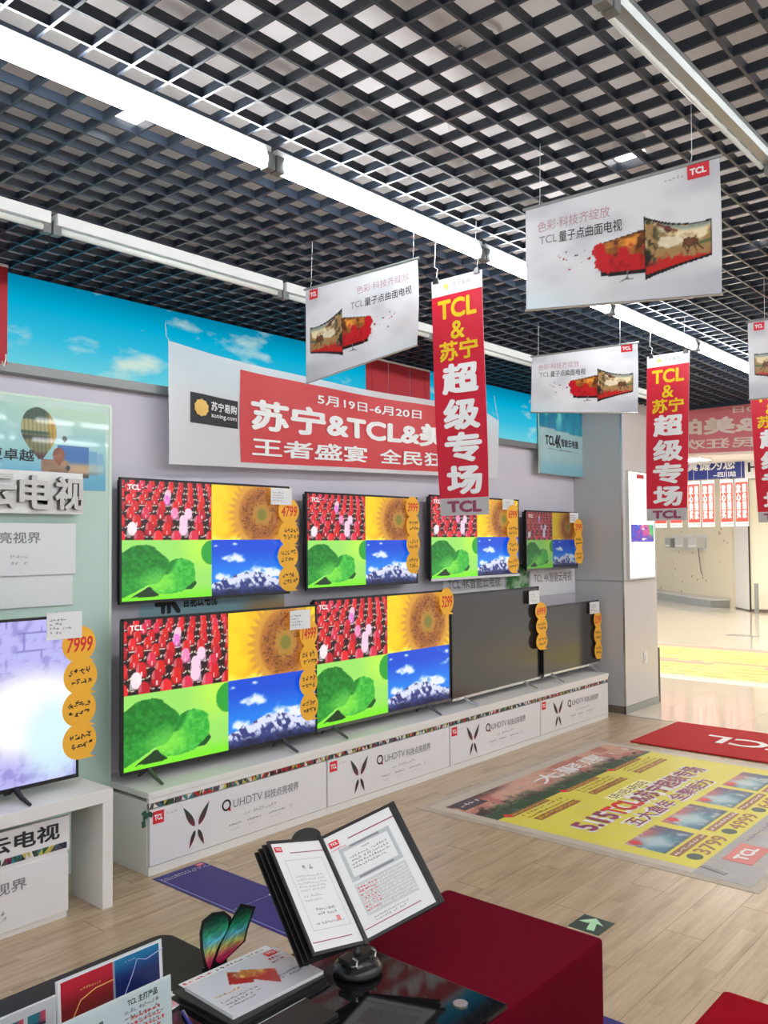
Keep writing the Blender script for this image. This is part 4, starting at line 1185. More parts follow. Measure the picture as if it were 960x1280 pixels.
drop_banner('long red drop banner in front of the pillar and far shop', -2.181, -1.920, 4.943, 2.700, 1.712, -.033)
drop_banner('red drop banner cut off by the right edge of the picture', -1.962, -1.70, 6.1, 2.70, 1.71, .03)

# ------------------------------------------------------------------ prints and mats on the floor
def paint_mat(U, V):
    # U along the shelves 0..2.2, V from the aisle side (0) to the shelf side (1)
    x = -1.37 - V * 1.88; y = 4.13 + U * 2.2          # floor metres, only to lay out the print
    c = np.ones(U.shape + (3,)) * [.90, .86, .32]
    c = mixc(c, (.84, .79, .28), vnoise(U, V, 8, 8, 3) * .5)
    n = vnoise(U, V, 18, 14, 6, 4); n2 = vnoise(U, V, 40, 30, 9, 3)
    top = x < -2.79 + .0 * y
    s = mixc(np.ones_like(c) * [.74, .46, .42], (.84, .66, .58), sst(.35, .65, n)); s = mixc(s, (.16, .30, .20), sst(-2.96, -2.86, x + (n - .5) * .16 - (y - 5.2) * .05))
    s = mixc(s, (.22, .16, .16), sst(.52, .60, n2) * sst(.12, .03, abs(x + 2.93 + (n - .5) * .1)))
    s = mixc(s, (.88, .82, .80), sst(.55, .64, n2) * sst(.09, .02, abs(x + 2.99)) * sst(4.4, 5, y)); s = mixc(s, (.25, .12, .12), sst(4.95, 4.6, y) * sst(-3.08, -3.16, x) * .8)
    c = np.where(top[..., None], s, c)
    ed = (x < -3.17) | (y < 4.19) | (y > 6.27); 
    # grey foot of the print
    c = mixc(c, (.66, .65, .66), (x > -1.645 - (y - 4.2) * .0) * 1.0)
    c = mixc(c, (.72, .72, .74), (x > -1.55) * vnoise(U, V, 5, 5, 2))
    for i, (a, b) in enumerate(((4.29, 4.68), (4.76, 5.19), (5.26, 5.66), (5.71, 6.12))):
        m = (y > a) & (y < b) & (x > -2.075) & (x < -1.845)
        t = (y - a) / (b - a); h = (-1.845 - x) / .23
        q = mixc(np.ones_like(c) * [.30, .50, .60], (.72, .40, .44), sst(.45, .9, h)); q = mixc(q, (.72, .82, .84), sst(.45, .1, abs(t - .35) + abs(h - .5) * .6) * .9); q = mixc(q, (.28, .26, .42), sst(.6, 1, t) * .7)
        q = mixc(q, (.85, .85, .85), sst(.62, .7, n2) * .6); q = mixc(q, (.12, .22, .30), sst(.12, .02, h) * .6)
        c = np.where(m[..., None], q, c)
    c = mixc(c, (.86, .82, .66), np.clip((abs(n - .5) < .02) * .3 + sst(.7, .8, vnoise(U, V, 30, 30, 13)) * .25, 0, 1))
    c = np.where((ed & (x < -1.645))[..., None], [.78, .74, .68], c)
    return c
ym = thing('floor_poster', 'large yellow and red advertising mat taped on the wooden floor', 'floor mat', FLOOR(-1.37, 4.13, .0005))
box('clear_border', M['mat_border'], -.055, 2.255, -.05, 1.93, 0, .0012, ym)
ps = obj('poster_sheet', grid_mesh(230, 200, paint_mat, 2.2, 1.88, n0=.0022), M['floor_print'], ym)
MB().box(0, 2.2, 0, 1.88, .0013, .002).build('poster_core', M['paper'], ym)
def fx(y): return y - 4.13
def fv(x): return -1.37 - x
def ft(s, mat, y0, x0, y1, x1, **k): text(ym, s, mat, fx(y0), fv(x1), fx(y1), fv(x0), n=k.pop('n', .003), **k)
ft('5.15TCL&苏宁超级专场', M['white_ink'], 4.35, -2.44, 6.03, -2.265, bold=.05)
ft('5.15', M['maroon_ink'], 4.365, -2.425, 4.70, -2.285, n=.0048, bold=.035); ft('TCL', M['red_ink'], 4.72, -2.425, 5.02, -2.285, n=.0048, bold=.04); ft('&苏宁超级专场', M['maroon_ink'], 5.04, -2.425, 6.02, -2.28, n=.0048, bold=.03)
ft('五大盒年 全聚钜力', M['white_ink'], 4.58, -2.245, 5.76, -2.115, bold=.05)
ft('五大盒年 全聚钜力', M['maroon_ink'], 4.60, -2.235, 5.75, -2.125, n=.0048, bold=.02, slant=.1)
plate(ym, 'date_field', pbr('lemon_date_field', (.95, .90, .42), .5), fx(4.96), fv(-2.44), fx(5.50), fv(-2.53), .0024, .0030)
ft('5月15日-5月25日', M['ink'], 5.0, -2.52, 5.46, -2.45, n=.0035, bold=.01)
for a in (4.30, 4.95, 5.60):
    plate(ym, 'print_field', M['brown_ink'], fx(a), fv(-2.755), fx(a + .42), fv(-2.795), .0024, .003)
    plate(ym, 'print_field', M['brown_ink'], fx(a + .05), fv(-2.60), fx(a + .52), fv(-2.655), .0024, .003)
    small_print(ym, M['yellow'], fx(a + .01), fv(-2.762), fx(a + .41), fv(-2.79), 1, n=.0034, seed=int(a * 10), ragged=0)
    small_print(ym, M['yellow'], fx(a + .06), fv(-2.607), fx(a + .51), fv(-2.65), 1, n=.0034, seed=int(a * 11), ragged=0)
    small_print(ym, M['brown_ink'], fx(a + .04), fv(-2.665), fx(a + .50), fv(-2.745), 2, n=.003, seed=int(a * 12), ragged=0)
    MB().prism([(fx(a - .04), fv(-2.79)), (fx(a - .005), fv(-2.755)), (fx(a + .03), fv(-2.79)), (fx(a - .005), fv(-2.825))], .0024, .0034).build('red_diamond', M['logo_red'], ym)
for i, (a, pr) in enumerate(((4.29, '3799'), (4.78, '4999'), (5.27, '6499'), (5.72, '9999'))):
    plate(ym, 'print_field', M['brown_ink'], fx(a), fv(-1.775), fx(a + .40), fv(-1.825), .0024, .003)
    small_print(ym, M['white_ink'], fx(a + .01), fv(-1.782), fx(a + .39), fv(-1.818), 1, n=.0034, seed=20 + i, ragged=0)
    MB().prism([(fx(a + .055) + .045 * math.cos(k), fv(-1.715) + .040 * math.sin(k)) for k in [j * math.pi / 9 for j in range(18)]], .0024, .003).build('round_mark', pbr('teal_round_mark', (.05, .09, .08), .5), ym)
    ft(pr, M['brown_ink'], a + .12, -1.755, a + .43, -1.672, bold=.02)
    MB().prism([(fx(a + .02), fv(-2.03)), (fx(a + .055), fv(-1.99)), (fx(a + .09), fv(-2.03)), (fx(a + .055), fv(-2.07))], .0024, .0034).build('red_diamond', M['logo_red'], ym)
tcl_logo(ym, fx(4.40), fv(-1.455), fx(4.69), fv(-1.600), .0026, mat=pbr('faded_logo_red', (.62, .12, .12), .4))
small_print(ym, M['grey_ink'], fx(4.74), fv(-1.57), fx(5.3), fv(-1.61), 1, n=.003, seed=8)
plate(ym, 'logo_field', pbr('dark_logo_field', (.06, .04, .05), .4), fx(4.22), fv(-3.16), fx(4.46), fv(-3.04), .0024, .003)
text(ym, '大聚惠', M['white_ink'], fx(5.0), fv(-2.96), fx(5.9), fv(-3.10), n=.003, bold=.01, slant=.2)
small_print(ym, M['white_ink'], fx(4.25), fv(-3.13), fx(4.44), fv(-3.07), 1, n=.0034, seed=3, ragged=0)
tp = thing('black_tape', 'short dark strip of tape on the near edge of the yellow mat', 'tape', Matrix.Translation((-1.63, 4.24, .0035)) @ Matrix.Rotation(-.25, 4, 'Z'))
box('tape_strip', M['grey_trim'], -.01, .12, -.015, .015, 0, .002, tp)

rm = thing('red_door_mat', 'red woven mat with white lettering lying behind the yellow mat', 'mat', frame((-1.30, 7.40, .0035), (-1, 0, 0), (0, -1, 0)))
box('mat_body', M['red_mat'], 0, 1.75, 0, .94, 0, .010, rm, bevel=.003)
text(rm, 'TCL', M['paper'], .60, .345, 1.335, .585, n=.0112, bold=.02)

bm_ = thing('blue_floor_sheet', 'violet blue plastic sheet lying on the floor before the cabinets', 'floor mat', FLOOR(-1.30, 2.43, .0005))
box('sheet', M['blue_mat'], -.01, .28, 0, 2.28, 0, .0016, bm_)
for (a, b_, c, d) in ((.005, 0, .008, 2.25),):
    plate(bm_, 'edge_line', M['pale_blue_ink'], a, b_, c, d, .0017, .0024)
small_print(bm_, M['white_ink'], .005, 2.205, .27, 2.24, 2, n=.0024, seed=5, ragged=0)
small_print(bm_, M['pale_blue_ink'], .01, 1.70, .20, 1.715, 1, n=.0024, seed=6, ragged=0)
plate(bm_, 'white_mark', M['white_ink'], .22, 1.695, .27, 1.715, .0017, .0024)
tcl_logo(bm_, .225, 2.243, .268, 2.268, .0018)

ex = thing('floor_exit_sticker', 'dark green floor sticker with a pale arrow beside the red ottoman', 'sticker', frame((-1.82, 3.24, .0005), (1, 0, 0), (0, 1, 0)))
box('sticker', M['exit_green'], 0, .14, 0, .145, 0, .0015, ex)
MB().prism([(.012, .075), (.060, .135), (.118, .085), (.085, .090), (.108, .022), (.075, .018), (.058, .085), (.050, .075)], .0016, .0024).build('arrow', M['exit_arrow'], ex, Matrix.Translation((0, 0, 0)))

# yellow floor print far out in the aisle
def paint_far(U, V):
    c = np.ones(U.shape + (3,)) * [.97, .93, .50]; c = mixc(c, (.93, .62, .58), sst(.86, .92, V)); c = mixc(c, (.95, .93, .86), sst(.12, .05, V))
    r = np.floor(V * 13); f = V * 13 - r; n = vnoise(U, r / 13, 30, 13, 4, 2)
    c = mixc(c, (.90, .62, .30), ((f > .3) & (f < .7) & (n > .52) & (V < .86) & (V > .1)) * .8)
    c = mixc(c, (.55, .52, .50), ((f > .4) & (f < .65) & (n < .35) & (V < .7)) * .8); c = mixc(c, (.90, .55, .60), (abs(V - .45) < .05) * (n > .5) * .7)
    return c
fp = thing('far_floor_poster', 'bright yellow advertising print on the cream tiles beyond the pillar', 'floor mat', frame((-6.6, 9.75, .0005), (1, 0, 0), (0, 1, 0)))
box('film', M['paper'], -.04, 5.6, -.04, 3.24, 0, .001, fp)
obj('poster_sheet', grid_mesh(140, 100, paint_far, 5.56, 3.2, n0=.0018), M['floor_print'], fp)
fs = thing('grey_floor_sticker', 'small grey strip sticker alone on the cream tiles', 'sticker', Matrix.Translation((-5.2, 14.6, .0005)))
box('strip', M['zinc'], 0, .5, 0, .22, 0, .002, fs)

# ------------------------------------------------------------------ ottomans
def ottoman(label, x0, x1, y0, y1, z, mat):
    t = thing('ottoman', label, 'ottoman', Matrix.Translation(((x0 + x1) / 2, (y0 + y1) / 2, 0)), 'red felt covered ottomans')
    a, b_ = (x1 - x0) / 2, (y1 - y0) / 2
    box('felt_cover', mat, -a, a, -b_, b_, .02, z, t, bevel=.016)
    box('base_board', M['black'], -a + .02, a - .02, -b_ + .02, b_ - .02, 0, .0195, t)
    return t
ottoman('dark red felt ottoman behind the black glass table', -1.83, -1.243, 1.32, 2.43, .400, M['fabric'])
ottoman('red felt ottoman cut off at the lower right corner', -.862, -.25, 1.70, 2.365, .400, M['fabric2'])

# ------------------------------------------------------------------ tables in front
TZ_ = .42
gt = thing('black_glass_table', 'low black glass table at the lower edge carrying the ring binder', 'table', Matrix.Translation((-1.545, 1.30, 0)))
box('table_top', M['black_glass'], -.315, .305, -.62, .592, TZ_ - .012, TZ_, gt, bevel=.0015)
box('lower_shelf', M['black_glass'], -.30, .29, -.60, -.02, .17, .18, gt)
for (a, b_) in ((-.285, -.58), (.27, -.58), (-.285, -.04), (.27, -.04)):
    MB().tube([(a, b_, 0), (a, b_, TZ_ - .0125)], .014, 12).build('leg', M['silver'], gt)
for (a, b_) in ((.215, .515), (-.27, .49)):
    MB().tube([(a, b_, TZ_), (a, b_, TZ_ + .0035)], .019, 20).build('steel_disc', M['silver'], gt)
dt = thing('charcoal_side_table', 'charcoal table with a rounded corner at the lower left, under the sign holders', 'table', Matrix.Translation((-2.06, 1.1, 0)))
def rounded(x0, x1, y0, y1, r, seg=6):
    pts = []
    for (cx_, cy_, a0) in ((x1 - r, y1 - r, 0), (x0 + r, y1 - r, 90), (x0 + r, y0 + r, 180), (x1 - r, y0 + r, 270)):
        for i in range(seg + 1):
            a = math.radians(a0 + 90 * i / seg); pts.append((cx_ + r * math.cos(a), cy_ + r * math.sin(a)))
    return pts
MB().prism(rounded(-.20, .195, -.70, .475, .045), TZ_ - .03, TZ_ - .002).build('table_top', M['dark_top'], dt)
for (a, b_) in ((-.16, -.64), (.15, -.64), (-.15, .42), (.15, .42)):
    MB().tube([(a, b_, 0), (a, b_, TZ_ - .031)], .015, 12).build('leg', M['black'], dt)

# ------------------------------------------------------------------ ring binder on its stand
S0 = Vector((-1.853, 1.830, .723))
th, ph, a1, a2 = .749, -.148, -3.66, .344
d_ = Vector((math.sin(th) * math.cos(ph), math.sin(th) * math.sin(ph), -math.cos(th)))
e_ = d_.cross(Vector((0, 0, 1))).normalized(); n_ = e_.cross(d_)
PWID, PLEN = .235, .32
fb = thing('ring_binder', 'black desktop display binder opened on two printed pages', 'binder', Matrix.Translation((-1.645, 1.77, TZ_ + .001)))
Rt = Vector((-1.645, 1.77, TZ_ + .001))
def rdir(a): return (math.cos(a) * e_ + math.sin(a) * n_)
def toward(v, p):   # orient a normal to face the reader
    return v if v.dot(Vector((0, 0, 1.6)) - p) > 0 else -v
def leaf_frame(a, shift=0.0):
    r = rdir(a); up = -d_
    o = S0 + d_ * PLEN - Rt
    nrm = r.cross(up)
    left = toward(nrm, S0) == nrm
    # x axis runs away from the spine on the right page, towards it on the left page
    if left: m = Matrix(((r.x, up.x, nrm.x, o.x), (r.y, up.y, nrm.y, o.y), (r.z, up.z, nrm.z, o.z), (0, 0, 0, 1)))
    else:
        o = o + r * PWID; r2 = -r; nrm = r2.cross(up)
        m = Matrix(((r2.x, up.x, nrm.x, o.x), (r2.y, up.y, nrm.y, o.y), (r2.z, up.z, nrm.z, o.z), (0, 0, 0, 1)))
    return m @ Matrix.Translation((0, 0, shift))
def page(name, a, content, shift=0.0, b=.009, spine_right=False):
    m = leaf_frame(a, shift)
    lf = box(name, M['black'], 0.0, PWID, 0, PLEN, -.003, .0, fb, mw=m, bevel=.001)
    mb = MB()
    mb.box(0, PWID, 0, b, 0, .0022).box(0, PWID, PLEN - b, PLEN, 0, .0022).box(0, b, b, PLEN - b, 0, .0022).box(PWID - b, PWID, b, PLEN - b, 0, .0022)
    mb.build('page_rim', M['black'], lf)
    if content:
        box('paper_sheet', M['paper'], b, PWID - b, b, PLEN - b, .0002, .001, lf)
        w, h = PWID, PLEN
        L_ = lambda mat, x0, y0, x1, y1: plate(lf, 'printed_line', mat, x0, y0, x1, y1, .0011, .0014)
        if content == 'left':
            L_(M['red_ink'], .05, .279, .222, .282) if False else L_(M['maroon_ink'], .075, .279, .226, .2815)
            L_(M['maroon_ink'], .016, .030, .19, .0325)
            tcl_logo(lf, .016, .285, .046, .300, .0012)
            fr = MB(); 
            for q in ((.040, .205, .060, .0612), (.040, .205, .2588, .260), (.040, .0412, .06, .26), (.2038, .205, .06, .26)): fr.box(q[0], q[1], q[2], q[3], .0011, .0014)
            fr.build('printed_frame', M['pale_ink'], lf)
            small_print(lf, M['grey_ink'], .10, .225, .145, .245, 1, n=.0014, seed=2, ragged=0)
            small_print(lf, M['pale_ink'], .055, .165, .19, .215, 5, n=.0014, seed=3); small_print(lf, M['pale_ink'], .055, .135, .14, .16, 2, n=.0014, seed=4)
            small_print(lf, M['grey_ink'], .085, .095, .165, .120, 2, n=.0014, seed=5, ragged=0); small_print(lf, M['grey_ink'], .06, .072, .18, .082, 1, n=.0014, seed=6, ragged=0)
            plate(lf, 'red_seal', pbr('seal_red', (.75, .25, .25), .5), .155, .075, .172, .090, .0015, .0017)
        else:
            L_(M['maroon_ink'], .075, .279, .226, .2825); L_(M['maroon_ink'], .012, .030, .19, .0325)
            tcl_logo(lf, .016, .274, .046, .292, .0012)
            small_print(lf, M['red_ink'], .016, .262, .06, .270, 1, n=.0014, seed=7, ragged=0)
            pn = plate(lf, 'certificate', pbr('grey_certificate_border', (.48, .52, .54), .5), .035, .160, .200, .262, .0011, .0014)
            plate(lf, 'certificate_paper', M['paper'], .046, .172, .189, .250, .0015, .0017)
            small_print(lf, M['grey_ink'], .055, .190, .180, .232, 4, n=.0019, seed=8); small_print(lf, M['ink'], .10, .237, .125, .245, 1, n=.0019, seed=9, ragged=0)
            plate(lf, 'certificate_title', M['grey_ink'], .07, .255, .165, .260, .0015, .0018); plate(lf, 'certificate_title', M['grey_ink'], .06, .163, .17, .169, .0015, .0018)
            plate(lf, 'photo_field', pbr('grey_photo_field', (.60, .62, .62), .5), .035, .060, .200, .152, .0011, .0014)
            small_print(lf, M['red_ink'], .04, .07, .10, .145, 7, n=.0016, seed=12); small_print(lf, M['white_ink'], .04, .065, .195, .148, 9, n=.0018, seed=13, ragged=0)
            small_print(lf, M['grey_ink'], .05, .038, .16, .055, 2, n=.0014, seed=14)
    return lf
page('page', a2, 'left'); page('page', a1, 'right')
for k in (1, 2, 3): page('page', a2 - .085 * k, None)
# thick black covers behind
for k in (1, 2): page('page', a1 + .05 * k, None)
box('cover_edge', M['black'], PWID - .001, PWID + .014, -.001, PLEN + .001, -.006, .0035, fb, mw=leaf_frame(a1), bevel=.002)
MB().tube([S0 - d_ * .004 - Rt, S0 + d_ * (PLEN + .004) - Rt], .0085, 12).build('spine', M['black'], fb)
tabm = frame(tuple(S0 - Rt + Vector((-.012, -.03, .0))), e_ if e_.y > 0 else -e_, -d_)
MB().prism([(x * .050, .012 + y * .026) for x, y in [(math.cos(t), math.sin(t)) for t in [i * math.pi / 10 for i in range(20)]]], -.012, -.004).build('grip_tab', M['black'], fb, mw=tabm)
M['foot_black'] = pbr('polished_black_plastic', (.012, .012, .013), .22)
# foot: low dome with chrome rings and a stem up to the spine
prof = [(0.001, .068), (.010, .070), (.022, .064), (.032, .050), (.038, .022)]
mb = MB(); K = 24
for z, r in prof:
    for i in range(K): mb.v.append((math.cos(2 * math.pi * i / K) * r, math.sin(2 * math.pi * i / K) * r, z))
for j in range(len(prof) - 1):
    for i in range(K): mb.f.append((j * K + i, j * K + (i + 1) % K, (j + 1) * K + (i + 1) % K, (j + 1) * K + i))
mb.f.append(tuple(range(K))[::-1]); mb.f.append(tuple((len(prof) - 1) * K + i for i in range(K)))
mb.build('foot', M['foot_black'], fb, smooth=True)
MB().tube([(0, 0, .036), (-.01, .01, .060), (S0 + d_ * (PLEN * .72) - Rt) + Vector((0, 0, -.02))], .011, 10).build('stem', M['black'], fb)
MB().box(-.02, .02, -.055, .055, .036, .050).build('hinge_block', M['black'], fb)
for yy in (-.045, .03):
    MB().tube([(.020, yy, .034), (.036, yy + .003, .040), (.034, yy + .006, .052), (.018, yy + .008, .054)], .0035, 8).build('chrome_ring', M['silver'], fb)

# ------------------------------------------------------------------ brochures, leaflet, pen
def paint_cover(U, V):
    c = np.ones(U.shape + (3,)) * [.82, .83, .86]; n = vnoise(U, V, 16, 12, 3)
    c = mixc(c, (.70, .72, .78), sst(.6, 0, V) * .3)
    m = inpoly(U, V, [(.28, .62), (.40, .92), (.55, .66), (.46, .44)])
    s = mixc(np.ones_like(c) * [.55, .42, .26], (.82, .76, .56), sst(.4, .7, n)); s = mixc(s, (.70, .12, .10), sst(.60, .45, U * .5 + V * .4 + (n - .5) * .2)); c = np.where(m[..., None], s, c)
    m = inpoly(U, V, [(.42, .66), (.50, .84), (.74, .52), (.62, .18)])
    s = mixc(np.ones_like(c) * [.78, .48, .22], (.90, .72, .36), sst(.4, .7, n)); s = mixc(s, (.72, .10, .10), sst(.62, .50, V + (n - .5) * .2)); c = np.where(m[..., None], s, c)
    c = mixc(c, (.70, .18, .14), (vnoise(U, V, 60, 40, 5) > .74) * (U > .9) * 1.)
    return c
# cover plane: text runs along the shelves
BF = frame((-1.690, 1.376, TZ_), (-.205, .0, 0), (0, -1, 0))
bs = thing('brochure_folder', 'black folder lying on the glass table under the magazine', 'folder', Matrix.Translation((-1.785, 1.515, TZ_ + .0005)))
box('back_cover', M['black'], -.135, .135, -.165, .155, 0, .004, bs, bevel=.001)
box('folder_filling', M['black'], -.110, .125, -.155, .150, .0041, .0145, bs)
box('front_cover', M['black'], -.130, .118, -.160, .152, .0146, .0185, bs, bevel=.001)
mg = thing('magazine', 'glossy magazine with a television picture on its cover, left of the binder', 'magazine', frame((-1.690, 1.372, TZ_ + .0192), (.035, 1, 0), (-1, .035, 0)))
box('page_block', M['paper'], 0, .300, 0, .205, 0, .0085, mg)
obj('cover', grid_mesh(90, 60, paint_cover, .300, .205, n0=.0092), M['glossy_print'], mg)
box('cover_backing', M['white'], 0, .300, 0, .205, .0086, .0090, mg)
tcl_logo(mg, .250, .170, .285, .195, .0096)
text(mg, '量子点', M['red_ink'], .215, .12, .245, .135, n=.0138, bold=.01) if False else None
small_print(mg, pbr('steel_blue_ink', (.16, .26, .42), .5), .20, .045, .285, .075, 2, n=.0098, seed=31, ragged=0)
small_print(mg, M['grey_ink'], .015, .03, .125, .075, 3, n=.0098, seed=32)
small_print(mg, M['red_ink'], .235, .13, .265, .165, 2, n=.0098, seed=33, ragged=0)
small_print(mg, M['gold'], .02, .09, .10, .105, 1, n=.0098, seed=34)
lb_ = thing('title_sheet', 'narrow white sheet with red and grey print peeking out behind the magazine', 'leaflet', frame((-1.8985, 1.385, TZ_ + .0192), (.03, 1, 0), (-1, .03, 0)))
box('sheet', M['paper'], 0, .295, -.0, .034, 0, .001, lb_)
small_print(lb_, M['red_ink'], .005, .008, .09, .030, 1, n=.0014, seed=41, ragged=0); small_print(lb_, M['grey_ink'], .11, .010, .27, .028, 1, n=.0014, seed=42, ragged=0)
lf_ = thing('pink_leaflet', 'small white and pink leaflet left of the magazine', 'leaflet', Matrix.Translation((-1.925, 1.335, TZ_ + .0)) @ Matrix.Rotation(.2, 4, 'Z'))
box('leaflet_sheet', M['paper'], -.045, .05, -.045, .045, 0, .0015, lf_); box('pink_field', pbr('pink_field', (.80, .42, .44), .5), -.03, .045, -.03, .01, .0016, .002, lf_)
pn = thing('ballpoint_pen', 'dark blue ballpoint pen on the glass table below the magazine', 'pen', Matrix.Translation((-1.785, 1.312, TZ_ + .0055)) @ Matrix.Rotation(-.35, 4, 'Z'))
MB().tube([(-.06, 0, 0), (-.055, 0, 0), (.05, 0, 0), (.065, 0, 0)], [.002, .005, .005, .003], 10).build('barrel', M['pen'], pn); MB().box(-.05, -.01, -.001, .001, .005, .0065).build('clip', M['silver'], pn)
sf = thing('second_folder', 'second black folder with a silver edge, nearest on the glass table', 'folder', Matrix.Translation((-1.575, 1.40, TZ_ + .0005)))
box('cover', M['black'], -.065, .05, -.17, .17, 0, .010, sf, bevel=.001); box('silver_edge', M['acrylic'], -.067, -.0652, -.168, .168, .001, .010, sf)
def paint_photo(U, V):
    n = vnoise(U, V, 8, 6, 5); return mixc(mixc(np.ones(U.shape + (3,)) * [.10, .05, .05], (.55, .22, .14), sst(.45, .7, n)), (.8, .7, .55), sst(.7, .8, n))
obj('cover_photo', grid_mesh(30, 20, paint_photo, .08, .10, n0=.0106), M['glossy_print'], sf, Matrix.Translation((-.045, -.15, 0)))

# ------------------------------------------------------------------ butterfly wings
bw = thing('butterfly_ornament', 'rainbow coloured butterfly wings standing up on the charcoal table', 'ornament', WALL(1.515, TZ_ - .002, -1.963))
def wing_grid(pts, n, black):
    """filled outline with rows from tip to shoulder"""
    lo = min(p[1] for p in pts); hi = max(p[1] for p in pts); rows = 22; cols = 8; vs, fs, cs = [], [], []
    for r in range(rows + 1):
        y = lo + (hi - lo) * (r + .001) / (rows + .01); xs_ = []
        for i in range(len(pts)):
            a, b_ = pts[i], pts[(i + 1) % len(pts)]
            if (a[1] > y) != (b_[1] > y): xs_.append(a[0] + (b_[0] - a[0]) * (y - a[1]) / (b_[1] - a[1]))
        x0, x1 = min(xs_), max(xs_); t = r / rows
        pal = [(.80, .10, .30), (.88, .30, .45), (.80, .80, .35), (.35, .75, .85), (.15, .65, .45), (.05, .35, .25), (.03, .12, .10)]
        q = t * (len(pal) - 1); i0 = min(int(q), len(pal) - 2); f = q - i0; col = [pal[i0][k] * (1 - f) + pal[i0 + 1][k] * f for k in range(3)]
        for c in range(cols + 1):
            vs.append((x0 + (x1 - x0) * c / cols, y, n)); j = random.Random(r * 9 + c).uniform(.75, 1.2); cs.append([min(1, v * j) for v in col])
    for r in range(rows):
        for c in range(cols): k = r * (cols + 1) + c; fs.append((k, k + 1, k + cols + 2, k + cols + 1))
    me = mesh_from(vs, fs); set_cols(me, srgb(cs)); return me
wl = [(-.004, .004), (.016, .050), (.050, .095), (.052, .120), (.034, .142), (.006, .150), (-.018, .140), (-.024, .112), (-.022, .07), (-.012, .02)]
wr = [(.012, .018), (.030, .060), (.062, .108), (.088, .142), (.120, .122), (.126, .118), (.106, .070), (.098, .040), (.062, .022), (.030, .008)]
for pts, tilt_ in ((wl, 0), (wr, 0)):
    cx_ = sum(p[0] for p in pts) / len(pts); cy_ = sum(p[1] for p in pts) / len(pts)
    pts = [(p[0] * 1.18, p[1]) for p in pts]; cx_ *= 1.18
    big = [(cx_ + (p[0] - cx_) * 1.22, max(.002, cy_ + (p[1] - cy_) * 1.10)) for p in pts]
    wg = MB().prism(big, -.002, .001).build('wing', M['black'], bw)
    obj('rainbow_print', wing_grid(pts, .0018, True), M['glossy_print'], wg)
MB().prism([(-.02, 0), (.06, 0), (.06, .012), (-.02, .012)], -.012, -.003).build('foot_block', M['black'], bw)

# ------------------------------------------------------------------ acrylic sign holders on the charcoal table
def holder(label, y0, y1, x, h, sheet, lean=.12, z=TZ_ - .002, zb=0.0):
    w = y1 - y0
    t = thing('sign_holder', label, 'sign holder', frame((x, y0, z + .002), (0, 1, 0), (-lean, 0, 1)), 'clear acrylic sign holders')
    box('acrylic_back', M['acrylic'], 0, w, 0, h, -.004, -.001, t, bevel=.0008)
    box('acrylic_foot', M['acrylic'], .0, w, 0.0, .004, -.05, .002, t)
    sheet(t, w, h)
    return t
def paint_rb(U, V):
    L = U < .52
    a = mixc(np.ones(U.shape + (3,)) * [.48, .10, .10], (.74, .12, .20), sst(.3, .9, V)); a = mixc(a, (.32, .20, .14), sst(.35, .05, V) * sst(.1, .5, U))
    b_ = mixc(np.ones(U.shape + (3,)) * [.03, .12, .38], (.10, .48, .66), sst(.45, 1, V))
    c = np.where(L[..., None], a, b_); c = np.where((abs(U - .52) < .006)[..., None], [.6, .65, .7], c); return c
def sheet_rb(t, w, h):
    box('white_card', M['paper'], .004, w - .004, .006, h - .004, -.0009, .0002, t)
    obj('colour_card', grid_mesh(60, 20, paint_rb, w - .022, h * .66, n0=.0006), M['glossy_print'], t, Matrix.Translation((.011, h * .30, 0)))
    for (pts, m, n0) in (([(.03, .32), (.06, .62), (.10, .70), (.15, .71)], M['gold'], .0012), ([(.175, .40), (.20, .66), (.215, .86), (.24, .80), (.29, .86)], M['pale_blue_ink'], .0012)):
        MB().tube([(a, b_ * h, n0) for a, b_ in pts], .0011, 5).build('graph_line', m, t)
    small_print(t, M['gold'], .06, h * .74, .11, h * .79, 1, n=.0012, seed=50, ragged=0); small_print(t, M['pale_blue_ink'], .18, h * .86, .21, h * .90, 1, n=.0012, seed=51, ragged=0)
def sheet_text(t, w, h):
    box('white_card', pbr('pale_cyan_card', (.60, .72, .74), .3, coat=.3), .003, w - .003, .004, h - .003, -.0009, .0004, t)
    text(t, 'TCL 主打产品', M['ink'], w * .58, h * .78, w * .86, h * .90, n=.0009, bold=.03); text(t, '智能健康电视', M['ink'], w * .12, h * .62, w * .36, h * .74, n=.0009, bold=.03)
    small_print(t, M['grey_ink'], w * .55, .01, w * .95, h * .74, 6, n=.0009, seed=52); small_print(t, M['red_ink'], w * .6, .02, w * .9, h * .6, 4, n=.0010, seed=53)
    small_print(t, M['grey_ink'], w * .1, .01, w * .48, h * .56, 4, n=.0009, seed=54)
def sheet_grey(t, w, h):
    box('white_card', pbr('pale_grey_card', (.52, .54, .56), .3, coat=.3), .003, w - .003, .004, h - .003, -.0009, .0004, t)
    pc = lambda U, V: mixc(mixc(np.ones(U.shape + (3,)) * [.15, .42, .48], (.75, .25, .35), sst(.5, .9, U)), (.08, .10, .2), sst(.4, 0, V))
    for a in (.63, .79): obj('small_photo', grid_mesh(12, 8, pc, w * .13, .030, n0=.0008), M['glossy_print'], t, Matrix.Translation((w * a, h * .66, 0)))
    small_print(t, M['grey_ink'], w * .6, h * .1, w * .95, h * .58, 3, n=.0009, seed=56)
holder('sign holder with a red and blue graph card, at the lower left', 1.035, 1.325, -1.905, .165, sheet_rb, lean=.08)
holder('sign holder with a pale printed price sheet in front of the red and blue card', .985, 1.275, -1.800, .128, sheet_text, lean=.06)
holder('grey sign holder with two small photos, cut off by the lower left corner', .70, 1.022, -1.885, .150, sheet_grey, lean=.05)

